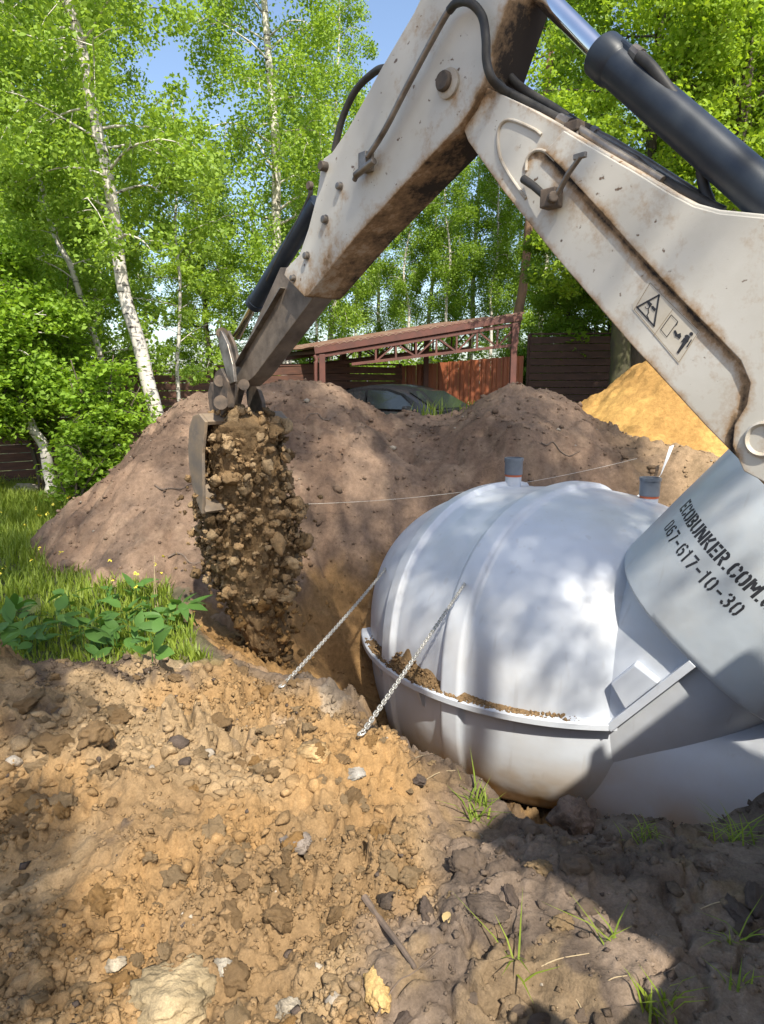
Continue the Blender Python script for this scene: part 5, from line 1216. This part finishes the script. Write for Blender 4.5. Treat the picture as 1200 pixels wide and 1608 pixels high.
wood, lv = tree_parts(307, np.array([b] + list(P[1:])) - b, .085, .03, .45, 22, 1.3, .3, .12, 15000, .066, M['birch'], M['leaf_bush'], .45, .32)
plant_tree('birch_tree', (wood, lv), b, 'mottled grey birch trunk leaning at the left edge in front of the fence', 'birch')
# leafy bush at left
def bush(seed, h, w, n, ls, mat, nst=7, cl_=.28, low=.02):
    r = np.random.default_rng(seed); mb = MB(); PP = []
    for i in range(nst):
        a = r.uniform(0, 6.28); t = np.array([math.cos(a) * w * r.uniform(.2, 1), math.sin(a) * w * r.uniform(.2, 1), h * r.uniform(.55, 1)])
        P = np.array([[0, 0, 0], t * [.25, .25, .35], t * [.6, .6, .7], t]) + r.normal(size=(4, 3)) * [.03, .03, 0]; P[0] = [r.normal() * .05, r.normal() * .05, -.05]; C_ = _sm3(P, 5); mb.tube(C_, np.linspace(.022, .006, len(C_)), 6)
        for k_ in range(16):
            f = r.uniform(low, 1); q = C_[int(f * (len(C_) - 1))]; d = r.normal(size=3); d[2] = abs(d[2]) * .2 - .15; d = nrm(d) * w * r.uniform(.2, .75); mb.tube(np.array([q, q + d * .5 + [0, 0, .05], q + d]), np.array([.006, .004, .002]), 4, False)
            for g in (.45, .75, 1.0): PP.append(np.concatenate([q + d * g + [0, 0, -.03], [cl_ * r.uniform(.6, 1.2)]]))
    PP = np.array(PP); k_ = r.integers(0, len(PP), n); o_ = r.normal(size=(n, 3)); o_ /= np.linalg.norm(o_, axis=1)[:, None]; o_ *= (r.random(n) ** .5)[:, None]; o_[:, 2] *= .45
    P = PP[k_, :3] + o_ * PP[k_, 3:4]; P[:, 2] = np.maximum(P[:, 2], .05); wd = mb.mesh('stem', True); wd.materials.append(M['bark']); return wd, leaves_mesh('foliage', P, ls, r, mat, .8)
def put_bush(px, py, Y, meshes, label, sc=1, rz=0, group=None):
    p = PY(px, py, Y); return plant_tree('leafy_bush', meshes, (p[0], p[1], gflat(p[0], p[1]) - .02), label, 'bush', group, rz, sc, ('stem', 'foliage'))
bushA = bush(401, 2.0, .60, 8000, .066, M['leaf_bush'], 9, .26, .25)
put_bush(150, 760, 8.3, bushA, 'bright green broad bush before the left fence beside the grass')
bushB = bush(403, 3.2, .95, 12500, .068, M['leaf_bush'], 10, .32, .5)
put_bush(70, 740, 9.3, bushB, 'taller leafy maple bush at the left edge over the fence', 1.0)
put_bush(-40, 740, 8.6, bushB, 'maple bush cut by the left edge of the picture', 1.05, 2.0)
bushC = bush(405, 1.0, .5, 1600, .07, M['leaf_bush'], 6, .2)
put_bush(118, 775, 8.0, bushC, 'low leafy sapling in the grass beneath the broad bush', .9)
# woods behind: shared meshes, every tree its own object
def straight(h, lean, seed):
    r = np.random.default_rng(seed); n = 8; return np.array([[lean * (i / (n - 1)) ** 1.2 * h + r.normal() * .05 * (i > 0), r.normal() * .06 * (i > 0), h * i / (n - 1)] for i in range(n)])
birchA = tree_parts(501, straight(15, .03, 1), .16, .02, .22, 60, 2.3, .45, .42, 46000, .075, M['birch'], M['leaf_birch'], .75, .42, 1.1)
birchB = tree_parts(503, straight(13, -.05, 2), .12, .02, .20, 52, 1.9, .5, .45, 36000, .075, M['birch'], M['leaf_birch'], .7, .4, 1.1)
birchC = tree_parts(505, straight(11, .02, 3), .085, .015, .42, 34, 1.3, .5, .35, 17000, .075, M['birch'], M['leaf_dark'], .55, .36, 1.0)
oakA = tree_parts(507, straight(12, .02, 4), .19, .03, .24, 44, 3.0, .35, .10, 50000, .085, M['bark'], M['leaf_yellow'], .8, .46, .6)
oakB = tree_parts(509, straight(10, -.03, 5), .15, .03, .18, 40, 2.6, .30, .12, 44000, .085, M['bark'], M['leaf_dark'], .8, .44, .6)
pineT = tree_parts(511, straight(13, .08, 6), .16, .05, .70, 22, 1.7, .2, .1, 14000, .09, M['pinebark'], M['leaf_dark'], .5, .36, .6)
def wood(name, meshes, px, Y, label, cat, group=None, rz=0, sc=1.0):
    p = PY(px, 600, Y); return plant_tree(name, meshes, (p[0], Y, .25 if Y > 11 else 0), label, cat, group, rz, sc)
wood('birch_tree', birchA, 452, 16.0, 'big drooping birch with pale trunk directly left of the raised dipper arm', 'birch', None, 3.0, 1.0)
wood('birch_tree', birchB, 520, 18.5, 'slimmer birch right of the big birch, top against the blue sky', 'birch', None, 4.0, .85)
wood('birch_tree', birchA, 125, 15.0, 'dense birch crown behind the tall leaning birch', 'birch', None, .6, .92)
wood('birch_tree', birchB, 60, 14.0, 'birch crown in the upper left corner', 'birch', None, 2.0, .95)
wood('oak_tree', oakB, 110, 13.2, 'dense green tree behind the left fence, low in the picture', 'tree', None, 1.0, .50)
wood('oak_tree', oakB, 10, 12.0, 'dense green tree behind the fence at the left edge', 'tree', None, 3.4, .62)
wood('oak_tree', oakA, 330, 17.0, 'low spreading tree behind the thin young birch', 'tree', None, 2.6, .55)
wood('oak_tree', oakA, 995, 12.8, 'dark trunked tree with yellow green leaves above the boom pipes', 'tree', None, .3, .95)
wood('oak_tree', oakA, 1130, 11.5, 'yellow green tree behind the dark hydraulic cylinder', 'tree', None, 2.1, .90)
wood('oak_tree', oakB, 1230, 13.0, 'tree crown in the upper right corner', 'tree', None, 4.1, 1.05)
wood('oak_tree', oakB, 890, 16.0, 'leafy tree behind the dark fence under the boom', 'tree', None, 5.0, .60)
wood('oak_tree', oakA, 955, 15.6, 'light green tree behind the mossy trunk', 'tree', None, 3.0, .50)
wood('pine_tree', pineT, 800, 18.5, 'bare brown pine trunk between the dipper and the boom', 'pine', None, 0, 1.0)
FARL = 'slender birch in the far row beyond the carport'
fr_ = np.random.default_rng(88)
ORD = ['first', 'second', 'third', 'fourth', 'fifth', 'sixth', 'seventh', 'eighth', 'ninth', 'tenth', 'eleventh', 'twelfth', 'thirteenth', 'fourteenth', 'fifteenth', 'sixteenth']
for i, (px, Y, which) in enumerate(sorted([(560, 22, 'C'), (600, 25, 'B'), (640, 21, 'C'), (672, 26, 'B'), (700, 20, 'C'), (735, 24, 'A'), (768, 22, 'C'), (845, 23, 'B'), (880, 26, 'A'), (500, 24, 'C'), (475, 27, 'B'), (800, 30, 'A'), (930, 24, 'C')])):
    wood('birch_tree', {'A': birchA, 'B': birchB, 'C': birchC}[which], px, Y, FARL + ', ' + ORD[i] + ' from the left', 'birch', 'far row of birches', fr_.uniform(0, 6.28), fr_.uniform(.72, .95))
FARL2 = 'far birch behind the left fence'
for i, (px, Y, which) in enumerate([(20, 20, 'A'), (60, 27, 'A'), (110, 22, 'B'), (160, 19, 'C'), (235, 23, 'C'), (350, 25, 'C')]):
    wood('birch_tree', {'A': birchA, 'B': birchB, 'C': birchC}[which], px, Y, FARL2 + ', ' + ORD[i] + ' from the left', 'birch', 'wood behind the left fence', fr_.uniform(0, 6.28), fr_.uniform(.7, .95))
FARL3 = 'birch behind the boom at upper right'
for i, (px, Y, which) in enumerate([(1010, 20, 'B'), (1080, 18, 'A'), (1160, 21, 'B'), (1240, 18, 'A')]):
    wood('birch_tree', {'A': birchA, 'B': birchB, 'C': birchC}[which], px, Y, FARL3 + ', ' + ORD[i] + ' from the left', 'birch', 'wood at upper right', fr_.uniform(0, 6.28), fr_.uniform(.75, .95))
under = bush(407, 2.6, 1.2, 7000, .10, M['leaf_dark'], 9, .36)
for i, (px, Y) in enumerate(sorted([(430, 20), (500, 19), (590, 20), (680, 19), (770, 20), (830, 17.5), (880, 17), (930, 16.5), (350, 17), (250, 15.5), (985, 16.8), (1060, 16.5)])):
    p = PY(px, 600, Y); plant_tree('undergrowth_bush', under, (p[0], Y, .2), 'dark green undergrowth bush beyond the fences, ' + ORD[i] + ' from the left', 'bush', 'undergrowth beyond the fences', fr_.uniform(0, 6.28), fr_.uniform(.85, 1.3), ('stem', 'foliage'))
# trees behind the camera: their crowns dapple the ground
dap = tree_parts(521, straight(15, .02, 8), .13, .02, .56, 34, 2.2, .4, .25, 11000, .085, M['birch'], M['leaf_birch'], .7, .4, 1.0)
for i, (x, y, me, sc, l_) in enumerate(((4.4, -3.2, dap, 1.0, 'birch beside the machine behind the photographer'), (2.9, -2.9, dap, 1.08, 'birch close behind the photographer'), (.2, -4.4, birchC, .9, 'birch behind the photographer to the left'), (-1.0, -3.2, dap, 1.0, 'slender birch right behind the photographer'))):
    plant_tree('birch_tree', me, (x, y, 0), l_, 'birch', None, 1.3 * i, sc)

# ------------------------------------------------------------------ grass, weeds, litter
def blades(P, h, w, r, name, mat, lean=.35):
    n = len(P); az = r.uniform(0, 6.28, n); d = np.stack([np.cos(az), np.sin(az), 0 * az], -1); s_ = np.stack([-np.sin(az), np.cos(az), 0 * az], -1); hh = h * r.uniform(.5, 1.3, n); ww = w * r.uniform(.7, 1.3, n); ln = lean * r.uniform(.2, 1.5, n)
    up = np.array([0, 0, 1.0]); m1 = P + up * (hh * .55)[:, None] + d * (hh * ln * .35)[:, None]; t = P + up * (hh * .92)[:, None] + d * (hh * ln)[:, None]
    V = np.stack([P - s_ * ww[:, None] / 2, P + s_ * ww[:, None] / 2, m1 + s_ * ww[:, None] * .38, m1 - s_ * ww[:, None] * .38, t, t], 1)[:, :5].reshape(-1, 3)
    i = np.arange(n)[:, None] * 5; F = np.concatenate([i + [0, 1, 2], i + [0, 2, 3], i + [3, 2, 4]], 0)
    return fast_mesh(name, V, F, False, attrs={'rnd': np.repeat(r.random(n), 5)})
r = np.random.default_rng(61); n = 52000
yy = 3.4 + 6.6 * r.random(n) ** 1.1; xx = -.9 - 5.5 * r.random(n) ** 1.2 - .25 * np.maximum(yy - 4, 0); cl, gr = zones(xx, yy); k = (gr > .55) & (soil_heap_z(xx, yy) < gzb(xx, yy) + .05) & (fbm(xx * 2, yy * 2, 2, 305) > -.35 - .2 * (yy > 5)); xx, yy = xx[k], yy[k]
P = np.stack([xx, yy, gzb(xx, yy) - .01], -1); hgt = (.10 + .13 * sstep(4.2, 7, yy)) * (.7 + .5 * vnoise(xx * 1.5, yy * 1.5, 309))
o = obj('grass', blades(P, hgt, .008 + .0008 * yy, r, 'grass', M['grass'], .5), M['grass']); tag(o, 'sunlit tall green grass between the soil heap and the left fence', 'grass', kind='stuff')
# wildflowers in the grass
M['yellow'] = pmat('yellow_petals', (.75, .55, .03), (.65, .60, .08), 20, .6, 0, 0); M['white'] = pmat('white_seedheads', (.7, .7, .62), None, 20, .8, 0, 0)
k = r.choice(len(xx), 220, replace=False); fx, fy = xx[k], yy[k]; kk = fy > 4.4; P = np.stack([fx, fy, gzb(fx, fy) + .2 + .08 * r.random(len(fx))], -1)[kk]
o = obj('wildflowers', leaves_mesh('wildflowers', np.repeat(P, 3, 0) + r.normal(size=(len(P) * 3, 3)) * .008, .026, r, M['yellow'], 1.0), None); tag(o, 'tiny yellow flowers scattered through the sunny grass', 'flowers', kind='stuff')
# broad-leaved weeds, each plant a thing with its leaves
def leaf_shape(L_, W_, fold=.12, n=5):
    V = []; F = []
    for i in range(n + 1):
        t = i / n; w = W_ * math.sin(math.pi * min(.999, t ** .8)) * .5 + .001; z = -.25 * L_ * t * t
        V += [(L_ * t, -w, z + fold * w), (L_ * t, 0, z), (L_ * t, w, z + fold * w)]
    for i in range(n):
        for j in (0, 1): F.append((i * 3 + j, i * 3 + j + 1, i * 3 + j + 4, i * 3 + j + 3))
    m = fast_mesh('leaf', np.array(V), np.array(F), True, attrs={'rnd': np.full(len(V), .5)}); m.materials.append(M['weed']); return m
LEAFS = [leaf_shape(.13, .07), leaf_shape(.10, .065), leaf_shape(.17, .05)]
for i_, L_ in enumerate(LEAFS): L_.attributes['rnd'].data.foreach_set('value', np.full(len(L_.vertices), (.55, .9, .35)[i_], dtype=np.float32))
wl_ = ['weed clump nearest the pit under the bucket', 'broad weed beside the clay spoil ridge', 'leafy weed at the left edge above the clay spoil', 'weed low on the foot of the soil heap', 'small weed between grass and soil heap', 'weed with upright leaves in the shaded patch', 'bright weed at the front of the shaded patch', 'weed at the back of the shaded patch', 'broad dock leaf plant left of the shaded patch', 'weed leaning over the pale subsoil', 'weed on the lower heap flank']
wp = [(265, 985), (185, 1020), (25, 1000), (215, 935), (110, 950), (150, 985), (210, 1005), (235, 960), (60, 1010), (240, 1030), (170, 945), (90, 985), (285, 965), (130, 1015), (30, 965), (200, 975), (0, 1020), (160, 1000)]
for i, (px, py) in enumerate(wp):
    p = rayhit_ground(px, py + 12); z = max(p[2], float(soil_heap_z(np.array([p[0]]), np.array([p[1]]))[0])); root = empty('weed_plant', (p[0], p[1], z))
    tag(root, wl_[i] if i < len(wl_) else {11: 'weed with folded leaves in the grass left of the broad dock', 12: 'rightmost weed, on the edge of the cut below the bucket', 13: 'low weed right behind the clay spoil ridge', 14: 'topmost weed at the left edge below the sunny grass', 15: 'weed in the middle of the shaded patch under the heap', 16: 'weed cut by the left edge just above the clay spoil', 17: 'small weed in front of the middle of the shaded patch'}[i], 'weed', 'weeds in the shaded patch')
    for k_ in range(12):
        o = bpy.data.objects.new('leaf', LEAFS[r.integers(3)]); COL.objects.link(o); o.parent = root; a = k_ * 2.4 + r.normal() * .3; h_ = .03 + .13 * r.random()
        o.location = (math.cos(a) * .03, math.sin(a) * .03, h_); o.rotation_euler = (r.normal() * .5, r.uniform(-1.0, .45), a); s_ = r.uniform(.45, 1.25); o.scale = (s_, s_, s_)
    MB().tube([(p[0], p[1], z - .02), (p[0], p[1], z + .16)], .003, 5).build('stalk', M['weed'], root)
# tufts of grass on the near bank
def tuft(px, py, n, h, w, label, lean=1.2, rad=.03):
    p = rayhit_ground(px, py); q = np.stack([p[0] + r.normal(size=n) * rad, p[1] + r.normal(size=n) * rad * .7], -1); P = np.stack([q[:, 0], q[:, 1], gzb(q[:, 0], q[:, 1]) - .004], -1)
    o = obj('grass_tuft', blades(P, np.full(n, h), w, r, 'grass_tuft', M['grass'], lean), M['grass']); tag(o, label, 'grass tuft'); return o
tuft(750, 1282, 46, .075, .007, 'green grass tuft on the bank just left of the tank bottom', 1.6, .035)
tuft(1035, 1600, 26, .085, .008, 'grass tuft at the bottom edge in the right corner', .9, .022)
tuft(815, 1515, 9, .07, .006, 'sparse grass blades on the trodden soil near the bottom', 2.2, .02)
tuft(955, 1482, 6, .06, .006, 'few pale grass blades beside the shadow edge', 2.2, .012)
tuft(1150, 1480, 12, .07, .005, 'grass blades inside the dark shadow at right', 1.5, .03)
tuft(1015, 1312, 36, .05, .005, 'small dark grass tuft on the pit lip below the tank', 1.4, .03)
tuft(1150, 1320, 34, .09, .006, 'grass tuft on the pit lip at the right edge', 1.5, .045)
tuft(1155, 1560, 10, .05, .006, 'tiny grass tuft low at the right edge', 1.4, .015)
tuft(675, 640, 1, .01, .004, 'stray blade', 1, .01) if False else None
def heap_tuft(px, Y, n, h, label, rad=.08):
    p = PY(px, 620, Y); q = np.stack([p[0] + r.normal(size=n) * rad, Y + r.normal(size=n) * rad], -1); P = np.stack([q[:, 0], q[:, 1], np.maximum(soil_heap_z(q[:, 0], q[:, 1]), gzb(q[:, 0], q[:, 1])) - .01], -1)
    o = obj('grass_tuft', blades(P, np.full(n, h), .012, r, 'grass_tuft', M['grass'], .5), M['grass']); tag(o, label, 'grass tuft')
heap_tuft(678, 8.0, 60, .22, 'bright grass tuft on the heap saddle in front of the car'); heap_tuft(735, 8.1, 40, .12, 'low grass tuft between the car and the second hump'); heap_tuft(872, 8.3, 60, .22, 'grass tuft behind the second hump before the dark fence')
# stick, dry stalk, roots, litter
M['stick'] = pmat('weathered_stick', (.16, .115, .085), (.08, .06, .045), 20, .9, 0, .4, 60, .004)
def ground_tube(pix, rad, name, mat, label, cat, lift=.01):
    P = [];
    for px, py in pix: p = rayhit_ground(px, py); P.append(p + np.array([0, 0, lift]))
    P = _sm3(np.array(P), 5); o = MB().tube(P, np.linspace(rad, rad * .55, len(P)), 7).build(name, mat, None, True); tag(o, label, cat); return o
ground_tube([(572, 1415), (600, 1455), (628, 1492), (652, 1527)], .011, 'stick', M['stick'], 'dark weathered stick lying on the ochre clay near the bottom', 'stick', .015)
ground_tube([(590, 1600), (625, 1545), (650, 1530), (700, 1490)], .0022, 'root', M['stick'], 'thin dark root curling beside the stick', 'root', .006)
M['straw'] = pmat('dry_straw', (.42, .33, .20), (.3, .22, .13), 20, .9, 0, 0)
for i, (a_, lb) in enumerate((([(640, 1200), (665, 1188), (690, 1186)], 'short dry straw on the dark bank left of the tank'), ([(655, 1235), (690, 1215), (715, 1212)], 'longer dry straw on the dark bank left of the tank'), ([(850, 1520), (880, 1508), (925, 1500)], 'dry straw beside the sparse grass blades'), ([(935, 1560), (960, 1540), (985, 1535)], 'curled dry straw at the bottom right'), ([(1100, 1430), (1125, 1420), (1150, 1418)], 'dry straw in the shadow at right'), ([(870, 1590), (900, 1570), (915, 1590)], 'bent straw at the bottom edge'))):
    ground_tube(a_, .002, 'straw', M['straw'], lb, 'straw', .006)
pl_ = rayhit_ground(880, 1362)
for px, py, lb, cl2 in ((885, 1355, 'yellowed dry leaf on the trodden soil below the tank', (.55, .42, .06)), (702, 1437, 'narrow tan dry leaf beside the dark soil slab', (.5, .36, .16)), (735, 1170, 'pale dry leaf on the dark bank by the tank', (.6, .52, .4))):
    p = rayhit_ground(px, py); mm = leaf_shape(.055, .026, .4); mm.materials.clear(); o = obj('dry_leaf', mm, pmat('dry_leaf_' + str(px), cl2, None, 20, .8, 0, 0)); o.location = (p[0], p[1], p[2] + .012); o.rotation_euler = (.3, -.15, px); tag(o, lb, 'leaf')
# dry stalks by the weeds
p = rayhit_ground(245, 965)
mb = MB(); mb.tube([p, p + np.array([.0, 0, .2]), p + np.array([.012, .02, .42])], [.004, .003, .002], 6); mb.tube([p + np.array([.02, 0, 0]), p + np.array([.01, 0, .3])], [.003, .002], 5)
tag(mb.build('dry_stalk', M['straw'], None, True), 'pair of upright dry stalks on the heap flank above the weeds', 'stalk')
# roots and twigs sticking out of the heap
for i, (px, py, ln, an, lb) in enumerate(((285, 770, .5, .25, 'thin branch lying on the shaded left flank of the heap'), (500, 655, .35, 2.4, 'short twig on the sunny face of the heap'), (270, 645, .25, .9, 'broken root stub poking from the heap top left'), (880, 715, .4, .1, 'thin twig on the right flank of the heap'), (300, 880, .4, -.2, 'thin root on the lower heap flank by the bucket'))):
    rv = ray(px, py); Ys = np.linspace(4.5, 9, 500); pp = CAM + rv * (Ys / rv[1])[:, None]; hz = np.maximum(soil_heap_z(pp[:, 0], pp[:, 1]), gzb(pp[:, 0], pp[:, 1])); k_ = np.argmax(pp[:, 2] < hz); p = pp[k_]
    D = np.array([math.cos(an), 0, 0]); Q = []
    for t in np.linspace(-.5, .5, 7):
        q = p + np.array([math.cos(an) * ln * t, .12 * ln * math.sin(7 * t + i), 0]); q[2] = max(float(soil_heap_z(q[:1], q[1:2])[0]), gz(q[0], q[1])) + .012; Q.append(q)
    tag(MB().tube(_sm3(np.array(Q), 4), np.linspace(.009, .003, 25), 6).build('twig', M['stick'], None, True), lb, 'twig')
# boulders under the left fence
for i, (px, py, sz, lb) in enumerate(((8, 778, .2, 'grey boulder at the left edge under the fence'), (48, 778, .27, 'pale flat boulder in the grass under the fence'))):
    p = PZ(px, py, 0.02); rk = np.random.default_rng(90 + i); V, F = rock_shape(3, rk, 9, .3, .05); V = V * [1.0, .6, .5] * sz
    o = obj('boulder', fast_mesh('boulder', V, F, True, cattrs={'Col': np.broadcast_to(np.array([.40, .35, .28]), (len(V), 3))}), M['clod']); o.location = (p[0], p[1], sz * .25); tag(o, lb, 'boulder')
